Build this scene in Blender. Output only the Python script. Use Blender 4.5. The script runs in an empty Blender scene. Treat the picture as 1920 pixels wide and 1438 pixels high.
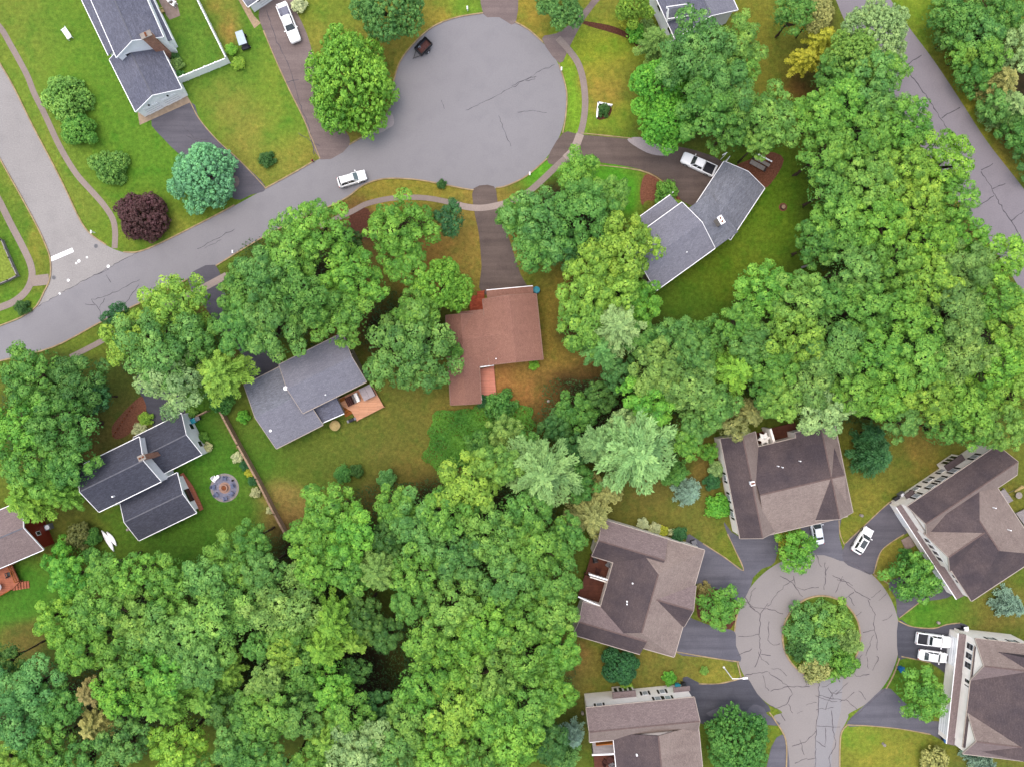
import bpy, bmesh, math, random
import numpy as np
from mathutils import Vector, Matrix
random.seed(7)
S = bpy.context.scene
COL = S.collection
H, F, CX, CY = 116.0, 1311.0, 960.0, 719.0      # a survey drone 116 m up, looking straight down

def P(px, py, z=0.0):
    k = (H - z) / F
    return Vector(((px - CX) * k, (CY - py) * k, z))

def lin(c):
    c /= 255.0
    return c / 12.92 if c <= 0.04045 else ((c + 0.055) / 1.055) ** 2.4

LIGHT = 2.1
def A(r, g, b, k=1.0):                            # albedo of a surface
    return tuple(min(0.92, lin(x) * k / LIGHT) for x in (r, g, b)) + (1.0,)

# ------------------------------------------------------------------ materials
def newmat(name):
    m = bpy.data.materials.new(name); m.use_nodes = True
    nt = m.node_tree
    for n in list(nt.nodes): nt.nodes.remove(n)
    out = nt.nodes.new('ShaderNodeOutputMaterial')
    return m, nt, out

def N(nt, t, **kw):
    n = nt.nodes.new('ShaderNode' + t)
    for k, v in kw.items():
        if k in n.inputs: n.inputs[k].default_value = v
        else: setattr(n, k, v)
    return n

def mixc(nt, a, b, fac, mode='MIX'):
    n = nt.nodes.new('ShaderNodeMix'); n.data_type = 'RGBA'; n.blend_type = mode
    for s, v in ((n.inputs[6], a), (n.inputs[7], b), (n.inputs[0], fac)):
        if hasattr(v, 'is_linked'): nt.links.new(v, s)
        else: s.default_value = v
    return n.outputs[2]

def ramp(nt, val, lo, hi, a=0.0, b=1.0):
    n = nt.nodes.new('ShaderNodeMapRange')
    n.inputs[1].default_value = lo; n.inputs[2].default_value = hi
    n.inputs[3].default_value = a; n.inputs[4].default_value = b
    nt.links.new(val, n.inputs[0]); return n.outputs[0]

def noise(nt, vec, scale, detail=3.0, rough=0.55):
    n = N(nt, 'TexNoise', Scale=scale, Detail=detail, Roughness=rough)
    nt.links.new(vec, n.inputs['Vector']); return n.outputs[0]

def geo(nt): return N(nt, 'NewGeometry').outputs['Position']
def uv(nt): return N(nt, 'UVMap').outputs[0]

def prin(nt, out, col, rough=0.8, spec=0.3, metal=0.0, bump=None, bs=0.3, bd=0.05):
    b = N(nt, 'BsdfPrincipled', Roughness=rough, Metallic=metal)
    b.inputs['Specular IOR Level'].default_value = spec
    if hasattr(col, 'is_linked'): nt.links.new(col, b.inputs['Base Color'])
    else: b.inputs['Base Color'].default_value = col
    if bump is not None:
        bn = N(nt, 'Bump', Strength=bs, Distance=bd)
        nt.links.new(bump, bn.inputs['Height']); nt.links.new(bn.outputs[0], b.inputs['Normal'])
    nt.links.new(b.outputs[0], out.inputs[0]); return b

def m_plain(name, col, rough=0.6, spec=0.3, var=0.12, scale=3.0, metal=0.0):
    m, nt, out = newmat(name)
    p = geo(nt)
    n1 = ramp(nt, noise(nt, p, scale, 4), 0.3, 0.7, 1 - var, 1 + var * 0.6)
    c = mixc(nt, (0, 0, 0, 1), col, 1.0)
    mm = nt.nodes.new('ShaderNodeMix'); mm.data_type = 'RGBA'; mm.blend_type = 'MULTIPLY'
    mm.inputs[0].default_value = 1.0; mm.inputs[6].default_value = col
    nt.links.new(n1, mm.inputs[7])
    prin(nt, out, mm.outputs[2], rough, spec, metal)
    return m

def m_asphalt(name, col, light, dark, mott=0.5, grain=0.16, streak=None):
    """aged asphalt: grey aggregate, pale worn lanes, darker damp or sealed patches"""
    m, nt, out = newmat(name)
    p = geo(nt)
    big = ramp(nt, noise(nt, p, 0.045, 4, 0.6), 0.36, 0.66)
    mid = ramp(nt, noise(nt, p, 0.35, 5, 0.65), 0.35, 0.7)
    fin = ramp(nt, noise(nt, p, 5.0, 3, 0.7), 0.25, 0.75, 1 - grain, 1 + grain)
    c = mixc(nt, col, light, ramp(nt, big, 0, 1, 0, mott))
    c = mixc(nt, c, dark, ramp(nt, mid, 0.35, 1, 0, mott * 0.55))
    v = N(nt, 'TexVoronoi', Scale=7.0); nt.links.new(p, v.inputs['Vector'])
    c = mixc(nt, c, dark, ramp(nt, v.outputs['Distance'], 0.0, 0.25, 0.25, 0.0))
    if streak:                                     # tyre-polished lanes / seal coat brush marks along an angle
        mp = N(nt, 'Mapping'); nt.links.new(p, mp.inputs[0])
        mp.inputs['Rotation'].default_value = (0, 0, -streak); mp.inputs['Scale'].default_value = (0.05, 1.1, 1)
        s = ramp(nt, noise(nt, mp.outputs[0], 1.0, 4, 0.6), 0.4, 0.65, 0, 0.45)
        c = mixc(nt, c, dark, s)
    c = mixc(nt, c, fin, 1.0, 'MULTIPLY')
    prin(nt, out, c, 0.9, 0.15, bump=fin, bs=0.2, bd=0.02)
    return m

def m_shingle(name, col, light, dark, patch=0.35, rowv=0.22):
    """asphalt shingles: tabs in courses, granule speckle, rain streaks down the slope, weathered patches"""
    m, nt, out = newmat(name)
    u = uv(nt); p = geo(nt)
    br = N(nt, 'TexBrick', Scale=1.0); nt.links.new(u, br.inputs['Vector'])
    br.inputs['Color1'].default_value = (1 - rowv,) * 3 + (1,); br.inputs['Color2'].default_value = (1 + rowv,) * 3 + (1,)
    br.inputs['Mortar'].default_value = (0.72, 0.72, 0.72, 1)
    br.inputs['Mortar Size'].default_value = 0.02; br.inputs['Brick Width'].default_value = 0.46; br.inputs['Row Height'].default_value = 0.2
    mp = N(nt, 'Mapping'); nt.links.new(u, mp.inputs[0]); mp.inputs['Scale'].default_value = (0.9, 0.12, 1)
    st = ramp(nt, noise(nt, mp.outputs[0], 1.0, 4, 0.6), 0.35, 0.7)
    big = ramp(nt, noise(nt, p, 0.22, 4, 0.6), 0.35, 0.68)
    c = mixc(nt, col, dark, ramp(nt, st, 0, 1, 0, patch))
    c = mixc(nt, c, light, ramp(nt, big, 0, 1, 0, patch))
    c = mixc(nt, c, br.outputs['Color'], 0.8, 'MULTIPLY')
    g = ramp(nt, noise(nt, p, 6.0, 2, 0.8), 0.25, 0.75, 0.74, 1.26)
    c = mixc(nt, c, g, 1.0, 'MULTIPLY')
    prin(nt, out, c, 0.92, 0.12, bump=br.outputs['Fac'], bs=0.25, bd=0.02)
    return m

def m_siding(name, col, line=0.16, var=0.10):
    m, nt, out = newmat(name)
    u = uv(nt)
    br = N(nt, 'TexBrick', Scale=1.0); nt.links.new(u, br.inputs['Vector'])
    br.inputs['Color1'].default_value = (1, 1, 1, 1); br.inputs['Color2'].default_value = (0.95, 0.95, 0.95, 1)
    br.inputs['Mortar'].default_value = (0.84, 0.84, 0.84, 1)
    br.inputs['Mortar Size'].default_value = 0.009; br.inputs['Brick Width'].default_value = 3.6; br.inputs['Row Height'].default_value = line
    n = ramp(nt, noise(nt, geo(nt), 0.8, 4), 0.3, 0.7, 1 - var, 1 + var * 0.3)
    c = mixc(nt, col, br.outputs['Color'], 1.0, 'MULTIPLY'); c = mixc(nt, c, n, 1.0, 'MULTIPLY')
    prin(nt, out, c, 0.6, 0.3, bump=br.outputs['Fac'], bs=0.3, bd=0.02)
    return m

def m_brick(name, c1, c2, mortar, bw=0.22, rh=0.075):
    m, nt, out = newmat(name)
    br = N(nt, 'TexBrick', Scale=1.0); nt.links.new(uv(nt), br.inputs['Vector'])
    br.inputs['Color1'].default_value = c1; br.inputs['Color2'].default_value = c2; br.inputs['Mortar'].default_value = mortar
    br.inputs['Mortar Size'].default_value = 0.01; br.inputs['Brick Width'].default_value = bw; br.inputs['Row Height'].default_value = rh
    n = ramp(nt, noise(nt, geo(nt), 2.0, 4), 0.3, 0.7, 0.8, 1.15)
    prin(nt, out, mixc(nt, br.outputs['Color'], n, 1.0, 'MULTIPLY'), 0.85, 0.2)
    return m

def m_planks(name, col, dark, w=0.14):
    m, nt, out = newmat(name)
    br = N(nt, 'TexBrick', Scale=1.0); nt.links.new(uv(nt), br.inputs['Vector'])
    br.inputs['Color1'].default_value = (0.85,) * 3 + (1,); br.inputs['Color2'].default_value = (1.1,) * 3 + (1,); br.inputs['Mortar'].default_value = (0.35,) * 3 + (1,)
    br.inputs['Mortar Size'].default_value = 0.008; br.inputs['Brick Width'].default_value = 3.0; br.inputs['Row Height'].default_value = w
    n = ramp(nt, noise(nt, geo(nt), 1.4, 4, 0.65), 0.35, 0.7, 0, 0.6)
    c = mixc(nt, mixc(nt, col, dark, n), br.outputs['Color'], 1.0, 'MULTIPLY')
    prin(nt, out, c, 0.8, 0.2)
    return m

def m_leaf(name, trans=0.13):
    """leaves: each tree carries its own colour, each leaf spray varies a little round it"""
    m, nt, out = newmat(name)
    oi = N(nt, 'ObjectInfo')
    t = N(nt, 'Attribute'); t.attribute_name = 'tint'
    hs = N(nt, 'HueSaturation')
    nt.links.new(oi.outputs['Color'], hs.inputs['Color'])
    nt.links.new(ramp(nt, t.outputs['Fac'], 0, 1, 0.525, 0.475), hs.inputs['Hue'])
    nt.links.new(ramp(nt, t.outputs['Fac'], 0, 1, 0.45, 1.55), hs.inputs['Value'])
    hs.inputs['Saturation'].default_value = 1.0
    b = N(nt, 'BsdfPrincipled', Roughness=0.55); b.inputs['Specular IOR Level'].default_value = 0.25
    nt.links.new(hs.outputs[0], b.inputs['Base Color'])
    tr = N(nt, 'BsdfTranslucent')
    nt.links.new(mixc(nt, hs.outputs[0], (1.0, 1.0, 0.45, 1), 1.0, 'MULTIPLY'), tr.inputs[0])
    mx = N(nt, 'MixShader'); mx.inputs[0].default_value = trans
    nt.links.new(b.outputs[0], mx.inputs[1]); nt.links.new(tr.outputs[0], mx.inputs[2])
    nt.links.new(mx.outputs[0], out.inputs[0])
    return m

def m_glass(name, col, rough=0.08):
    m, nt, out = newmat(name)
    prin(nt, out, col, rough, 0.6)
    return m

M = {}
M['leaf'] = m_leaf('leaf')
M['bark'] = m_plain('bark', A(95, 80, 65), 0.9, 0.1, 0.35, 4)
M['white'] = m_plain('white_trim', (0.80, 0.80, 0.80, 1), 0.5, 0.3, 0.06)
M['creamtrim'] = m_plain('cream_trim', A(212, 196, 182), 0.6, 0.3, 0.1)
M['browntrim'] = m_plain('brown_trim', A(170, 130, 112), 0.6, 0.3, 0.1)
M['vinyl'] = m_siding('white_vinyl', (0.86, 0.86, 0.86, 1), 0.3, 0.05)
M['cream'] = m_siding('cream_siding', (0.86, 0.80, 0.73, 1))
M['whitewall'] = m_siding('white_siding', (0.86, 0.86, 0.86, 1))
M['beigewall'] = m_siding('beige_siding', A(190, 175, 150))
M['redwall'] = m_siding('red_siding', A(165, 60, 40))
M['brownwall'] = m_siding('brown_siding', A(130, 85, 65))
M['brick'] = m_brick('brick', A(190, 115, 90), A(215, 150, 120), A(205, 180, 160))
M['redbrick'] = m_brick('red_brick_paving', A(190, 85, 55), A(215, 105, 70), A(150, 90, 70), 0.4, 0.2)
M['glass'] = m_glass('window_glass', (0.015, 0.018, 0.022, 1))
M['panepale'] = m_glass('sky_painted_glass', (0.30, 0.32, 0.34, 1))  # pale pane: sky reflection painted into the glass colour
M['ridgecap'] = m_plain('ridge_cap', A(128, 129, 138), 0.9, 0.1, 0.2, 3)
M['ridgebrown'] = m_plain('ridge_cap_brown', A(132, 112, 107), 0.9, 0.1, 0.2, 3)
M['carglass'] = m_glass('car_glass', (0.02, 0.028, 0.03, 1), 0.05)
M['carglass_pale'] = m_glass('pale_car_glass', (0.10, 0.13, 0.13, 1), 0.05)
M['shutter'] = m_plain('shutter_black', A(35, 32, 32), 0.6)
M['gray'] = m_plain('grey_metal', A(140, 140, 145), 0.5)
M['black'] = m_plain('black_plastic', (0.018, 0.018, 0.02, 1), 0.5)
M['rubber'] = m_plain('rubber', (0.015, 0.015, 0.016, 1), 0.9, 0.1)
M['rim'] = m_plain('alloy', (0.45, 0.45, 0.46, 1), 0.35, 0.5, 0.1, 3, 0.8)
def paint(name, col):
    m, nt, out = newmat(name)
    b = prin(nt, out, col, 0.35, 0.5); b.inputs['Coat Weight'].default_value = 0.6; b.inputs['Coat Roughness'].default_value = 0.06
    return m
M['paintwhite'] = paint('white_paint', (0.80, 0.80, 0.80, 1))
M['paintsilver'] = paint('silver_paint', (0.52, 0.56, 0.60, 1))
M['lamp_red'] = m_plain('tail_lens', (0.30, 0.01, 0.01, 1), 0.3)
M['lamp_clear'] = m_plain('head_lens', (0.6, 0.62, 0.65, 1), 0.2)
M['bedliner'] = m_plain('bed_liner', (0.022, 0.022, 0.028, 1), 0.8)
M['bedgray'] = m_plain('grey_bed', A(150, 152, 172), 0.6, 0.3, 0.15)
sh = m_shingle
M['r_gray_top'] = sh('shingle_grey', A(124, 126, 142), A(150, 150, 163), A(100, 102, 120))
M['r_gray_light'] = sh('shingle_light_grey', A(152, 152, 164), A(170, 170, 180), A(130, 130, 144), 0.3, 0.13)
M['r_gray_mid'] = sh('shingle_mid_grey', A(146, 149, 160), A(165, 167, 175), A(115, 120, 134), 0.35)
M['r_slate'] = sh('shingle_dark_slate', A(90, 92, 105), A(108, 110, 122), A(74, 76, 88), 0.35)
M['r_brown'] = sh('shingle_red_brown', A(172, 126, 110), A(190, 142, 122), A(146, 106, 94), 0.4, 0.08)
M['r_tan'] = sh('shingle_pale_brown', A(166, 149, 141), A(180, 163, 153), A(142, 124, 118), 0.6, 0.12)
M['r_dark'] = sh('shingle_dark_brown', A(100, 89, 92), A(126, 110, 107), A(80, 73, 79), 0.65, 0.12)  # darker brown, set per slope against the paler shingle
M['r_mauve'] = sh('shingle_grey_brown', A(158, 140, 138), A(172, 155, 150), A(138, 120, 120), 0.3, 0.14)
M['deck_orange'] = m_planks('deck_orange', A(248, 186, 146), A(238, 170, 130))
M['deck_ochre'] = m_planks('deck_ochre', A(200, 120, 45), A(160, 90, 40))
M['deck_salmon'] = m_planks('deck_salmon', A(250, 168, 142), A(240, 150, 124))
M['deck_brown'] = m_planks('deck_brown', A(125, 75, 58), A(85, 48, 40))
M['deck_red'] = m_planks('deck_red', A(210, 130, 98), A(165, 95, 72))
M['deck_gray'] = m_planks('deck_grey', A(185, 175, 172), A(150, 145, 148))
M['fencewood'] = m_planks('fence_wood', A(205, 172, 142), A(150, 122, 98), 0.2)
M['blue'] = m_plain('blue_plastic', A(40, 120, 185), 0.4)
M['cyan'] = m_plain('turquoise_plastic', A(60, 185, 205), 0.4)
M['paleblue'] = m_plain('pale_blue_panel', A(205, 225, 238), 0.4, 0.4, 0.12)
M['navy'] = m_plain('slate_blue_slats', A(120, 132, 168), 0.6, 0.3, 0.2)
M['tancloth'] = m_plain('tan_cloth', A(215, 190, 130), 0.9, 0.1, 0.2)
M['whitecloth'] = m_plain('white_cloth', (0.8, 0.79, 0.76, 1), 0.9, 0.1)
M['graycloth'] = m_plain('grey_cover', A(200, 188, 190), 0.9, 0.1, 0.15)
M['darkcloth'] = m_plain('dark_wicker', A(95, 62, 58), 0.9, 0.1, 0.3)
M['rust'] = m_plain('mulch_load', A(125, 85, 80), 0.95, 0.1, 0.35, 5)
M['stone'] = m_plain('rough_stone', A(180, 170, 160), 0.9, 0.1, 0.25, 3)
M['paver'] = m_brick('grey_pavers', A(140, 142, 165), A(165, 162, 178), A(125, 125, 135), 0.5, 0.3)
M['paver_sand'] = m_brick('sand_pavers', A(205, 165, 145), A(190, 150, 130), A(170, 150, 140), 0.3, 0.2)
M['fire_iron'] = m_plain('rusty_iron', A(150, 90, 60), 0.9, 0.1, 0.3)
M['mark'] = m_plain('road_paint', (0.8, 0.8, 0.8, 1), 0.7, 0.2, 0.1)
M['crack'] = m_plain('crack_filler', A(106, 102, 108), 0.9, 0.1, 0.3)
M['crack_pale'] = m_plain('open_crack', A(112, 104, 110), 0.9, 0.1, 0.3)

# ------------------------------------------------------------------ mesh builder
OFF = {}
class MB:
    def __init__(s): s.v = []; s.f = []; s.sm = []
    def face(s, pts, smooth=False):
        i = len(s.v); s.v += [tuple(p) for p in pts]; s.f.append(tuple(range(i, i + len(pts)))); s.sm.append(smooth)
    def slab(s, pts, th):
        top = [Vector(p) for p in pts]; bot = [p - Vector((0, 0, th)) for p in top]
        s.face(top); s.face(bot[::-1])
        n = len(top)
        for i in range(n):
            j = (i + 1) % n; s.face([bot[i], bot[j], top[j], top[i]])
    def prism(s, pts, z0, z1):
        top = [Vector((p[0], p[1], z1)) for p in pts]
        s.slab(top, z1 - z0)
    def box(s, c, size, rz=0.0, rx=0.0, ry=0.0):
        R = Matrix.Rotation(rz, 3, 'Z') @ Matrix.Rotation(ry, 3, 'Y') @ Matrix.Rotation(rx, 3, 'X')
        c = Vector(c); hx, hy, hz = size[0] / 2, size[1] / 2, size[2] / 2
        q = [c + R @ Vector((x * hx, y * hy, z * hz)) for z in (-1, 1) for x, y in ((-1, -1), (1, -1), (1, 1), (-1, 1))]
        s.face([q[4], q[5], q[6], q[7]]); s.face([q[3], q[2], q[1], q[0]])
        for i in range(4):
            j = (i + 1) % 4; s.face([q[i], q[j], q[4 + j], q[4 + i]])
    def tube(s, p0, p1, r0, r1, n=8, caps=True):
        p0, p1 = Vector(p0), Vector(p1); d = (p1 - p0).normalized()
        a = d.cross(Vector((0, 0, 1)) if abs(d.z) < 0.9 else Vector((1, 0, 0))).normalized(); b = d.cross(a)
        r = [(a * math.cos(t) + b * math.sin(t)) for t in [2 * math.pi * i / n for i in range(n)]]
        A0 = [p0 + x * r0 for x in r]; A1 = [p1 + x * r1 for x in r]
        for i in range(n):
            j = (i + 1) % n; s.face([A0[i], A0[j], A1[j], A1[i]], True)
        if caps: s.face(A0[::-1]); s.face(A1)
    def lathe(s, prof, c, n=16):
        c = Vector(c)
        ring = lambda r, z: [c + Vector((r * math.cos(2 * math.pi * i / n), r * math.sin(2 * math.pi * i / n), z)) for i in range(n)]
        R = [ring(r, z) for r, z in prof]
        for a, b in zip(R, R[1:]):
            for i in range(n):
                j = (i + 1) % n; s.face([a[i], a[j], b[j], b[i]], True)
        s.face(R[0][::-1]); s.face(R[-1])
    def loft(s, rings, cap=True, smooth=True):
        n = len(rings[0])
        for a, b in zip(rings, rings[1:]):
            for i in range(n):
                j = (i + 1) % n; s.face([a[i], a[j], b[j], b[i]], smooth)
        if cap: s.face(rings[0][::-1]); s.face(rings[-1])
    def build(s, name, mat, parent=None, local=False, merge=False, tri=False):
        off = Vector((0, 0, 0))
        if parent is not None and not local: off = OFF.get(parent.name, Vector((0, 0, 0)))
        me = bpy.data.meshes.new(name)
        me.from_pydata([tuple(Vector(v) - off) for v in s.v], [], s.f)
        me.polygons.foreach_set('use_smooth', s.sm)
        if merge or tri:
            bm = bmesh.new(); bm.from_mesh(me)
            if merge: bmesh.ops.remove_doubles(bm, verts=bm.verts, dist=1e-4)
            if tri: bmesh.ops.triangulate(bm, faces=bm.faces)
            bm.to_mesh(me); bm.free()
        ul = me.uv_layers.new(name='UVMap')
        for p in me.polygons:
            n = p.normal
            if abs(n.z) > 0.999: u, w = Vector((1, 0, 0)), Vector((0, 1, 0))
            else:
                u = Vector((0, 0, 1)).cross(n).normalized(); w = n.cross(u)
            for li in p.loop_indices:
                co = me.vertices[me.loops[li].vertex_index].co
                ul.data[li].uv = (co.dot(u), co.dot(w))
        if isinstance(mat, str): mat = M[mat]
        me.materials.append(mat)
        o = bpy.data.objects.new(name, me); COL.objects.link(o)
        if parent is not None:
            o.parent = parent; OFF[o.name] = OFF.get(parent.name, Vector((0, 0, 0)))
        return o

def tag(o, label, cat, group=None):
    o['label'] = label; o['category'] = cat
    if group: o['group'] = group
    return o

def thing(name, label, cat, loc=(0, 0, 0), rz=0.0, group=None):
    o = bpy.data.objects.new(name, None); COL.objects.link(o)
    o.empty_display_size = 0.3
    o.location = loc; o.rotation_euler = (0, 0, rz); OFF[o.name] = Vector(loc)
    return tag(o, label, cat, group)

def struct(o): o['kind'] = 'structure'; return o

def copy_thing(src, loc, rz, label, group=None):
    r = src.copy(); COL.objects.link(r); r.location = loc; r.rotation_euler = (0, 0, rz); r['label'] = label
    if group: r['group'] = group
    for ch in list(src.children):
        c = ch.copy(); COL.objects.link(c); c.parent = r
        for g in list(ch.children):
            d = g.copy(); COL.objects.link(d); d.parent = c
    return r

def crom(pts, closed=True, n=6):
    q = [Vector(p) for p in pts]; out = []; L = len(q)
    rng = range(L) if closed else range(L - 1)
    for i in rng:
        g = (lambda k: q[k % L]) if closed else (lambda k: q[max(0, min(L - 1, k))])
        a, b, c, d = g(i - 1), g(i), g(i + 1), g(i + 2)
        for j in range(n):
            t = j / n
            out.append(0.5 * ((2 * b) + (c - a) * t + (2 * a - 5 * b + 4 * c - d) * t * t + (-a + 3 * b - 3 * c + d) * t ** 3))
    if not closed: out.append(q[-1])
    return out

def ribbon(mb, pts, w, z0, z1=None, jit=0.0):
    """a strip along a polyline; with z1 a raised kerb"""
    pts = [Vector((p[0], p[1], 0)) for p in pts]; L, R = [], []
    for i, p in enumerate(pts):
        d = (pts[min(i + 1, len(pts) - 1)] - pts[max(i - 1, 0)]).normalized()
        n = Vector((-d.y, d.x, 0)); ww = w / 2 * (1 + random.uniform(-jit, jit))
        L.append(p + n * ww); R.append(p - n * ww)
    up = lambda q, z: Vector((q.x, q.y, z))
    zt = z0 if z1 is None else z1
    for i in range(len(pts) - 1):
        mb.face([up(R[i], zt), up(R[i + 1], zt), up(L[i + 1], zt), up(L[i], zt)])
        if z1 is not None:
            mb.face([up(L[i], zt), up(L[i + 1], zt), up(L[i + 1], z0), up(L[i], z0)])
            mb.face([up(R[i + 1], zt), up(R[i], zt), up(R[i], z0), up(R[i + 1], z0)])

# ------------------------------------------------------------------ ground
# turf colour by place: lush, dry, bare earth, leaf litter (x, y, rx, ry, sRGB, strength)
TURF = [
 (150,160,190,190,(98,142,44),1),(20,60,80,90,(128,140,56),.8),(300,300,130,120,(92,138,40),1),(110,330,60,90,(150,140,62),.8),(60,250,50,120,(150,146,62),.7),
 (200,420,90,60,(112,140,46),1),(345,410,90,40,(110,132,44),1),(320,440,70,22,(150,140,60),.9),(15,480,40,80,(88,128,40),1),(75,430,25,80,(150,140,55),.8),(40,590,60,30,(105,140,45),1),
 (380,90,55,80,(96,136,48),1),(460,100,60,110,(92,136,44),1),(410,40,16,28,(190,125,75),1.2),(437,30,14,40,(165,145,70),.8),(460,225,70,80,(158,140,66),1.1),(540,230,45,70,(100,146,44),1),
 (540,290,60,40,(165,140,66),.9),(520,130,30,60,(120,146,50),.9),(640,30,80,60,(118,140,48),1),(620,90,60,60,(150,140,58),1),(780,60,110,60,(160,138,56),1.2),(830,50,60,24,(172,142,56),1),(880,10,30,24,(98,150,44),.9),
 (710,130,40,60,(158,132,56),1),(660,255,40,30,(150,130,60),1),(1000,30,40,50,(178,142,56),1.1),(1070,190,20,90,(126,170,48),1.3),(1130,90,60,60,(140,158,46),1.2),(1140,180,40,60,(180,140,62),1.2),
 (1120,235,60,25,(120,160,46),1.1),(1015,325,40,24,(96,168,44),1.4),(1165,350,45,40,(86,168,42),1.5),(1150,30,50,40,(128,120,48),1),(1440,90,70,130,(124,116,38),1.2),(1500,150,40,30,(140,84,52),1.2),
 (1330,270,70,20,(96,112,40),1),(1440,420,80,110,(92,134,30),1.4),(1380,520,110,60,(96,120,30),1.4),(1430,470,40,60,(122,120,36),.8),(1300,580,90,40,(74,112,30),1.2),(1480,370,40,60,(100,124,34),1),
 (1225,340,20,50,(136,84,52),1),(720,350,130,20,(160,134,52),1.1),(830,360,60,16,(156,134,52),1),(900,440,50,110,(168,126,64),1.4),(820,490,50,50,(170,122,66),1.2),(690,430,40,60,(122,76,54),1.3),(715,560,25,60,(150,112,66),1.2),
 (660,640,60,30,(140,100,60),1),(1060,610,50,120,(150,112,50),1.2),(1010,720,90,50,(172,116,66),1.5),(960,720,40,40,(180,118,74),1.2),(1030,700,40,30,(124,122,54),.6),(870,770,60,20,(150,112,58),1),(770,780,90,90,(112,112,50),1.2),
 (560,830,110,80,(98,116,44),1.2),(680,850,80,60,(104,112,48),1.2),(710,850,30,24,(158,118,70),.8),(790,880,30,60,(146,112,60),.9),(520,920,40,24,(182,140,90),1.1),(545,960,30,50,(170,126,80),1.1),(700,930,30,30,(140,104,62),.8),(465,780,30,60,(124,114,54),.8),
 (430,850,100,120,(70,122,36),1.5),(340,1000,110,50,(74,118,36),1.3),(220,1000,60,50,(88,118,38),1.2),(240,780,40,60,(124,92,58),.7),(200,730,60,60,(86,98,40),1.2),(180,850,50,50,(110,84,52),.9),(60,1130,70,60,(72,128,38),1.4),(60,1210,40,30,(104,72,44),1.3),(130,970,60,60,(96,96,42),1),
 (160,650,60,20,(112,132,46),1),(380,620,20,50,(140,110,50),1),(460,700,20,30,(124,82,54),1),
 (1700,850,130,60,(112,106,42),1.3),(1610,930,40,60,(136,124,48),1.1),(1560,1010,30,40,(112,128,42),1.1),(1720,830,40,40,(160,116,62),.9),(1890,900,40,60,(116,104,42),1.2),(1240,940,90,50,(104,84,44),1.3),(1320,990,70,40,(116,110,48),1.1),(1380,1030,30,40,(106,124,40),1.2),(1320,870,30,60,(120,84,48),1),
 (1200,1250,130,50,(128,110,52),1.3),(1340,1255,60,24,(160,146,54),1.2),(1090,1240,30,40,(152,108,66),1),(1085,1330,20,60,(74,72,36),1),(1660,1400,90,50,(150,142,52),1.3),(1610,1380,30,30,(112,150,46),1.1),(1745,1140,70,30,(84,138,40),1.4),(1860,1145,70,30,(126,104,54),1.1),(1660,1050,30,60,(140,120,48),1),
 (1360,1150,40,40,(124,124,44),1),(1690,1280,40,40,(92,132,40),1.2),(1450,1370,30,40,(122,138,44),1.1),(1500,1030,40,40,(124,120,46),1),(1540,1192,75,78,(104,118,42),1.5),(1860,1425,80,20,(110,104,48),1.1),
 (1790,190,40,180,(150,150,52),1),(1870,300,30,90,(164,140,52),1),(1700,30,30,50,(124,150,44),1),(1830,420,20,40,(180,140,60),1),
]
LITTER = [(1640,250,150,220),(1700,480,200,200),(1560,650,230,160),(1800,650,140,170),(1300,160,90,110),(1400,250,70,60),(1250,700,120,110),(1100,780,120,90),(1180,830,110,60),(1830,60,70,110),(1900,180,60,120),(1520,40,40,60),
 (850,1000,250,140),(600,1060,120,110),(600,1250,260,170),(900,1250,190,190),(300,1180,200,110),(200,1320,210,110),(60,1350,80,90),(80,780,110,110),(310,640,110,90),(560,540,150,130),(760,620,90,90),(1060,420,110,80),(1130,560,80,130),(760,420,70,60)]
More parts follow.
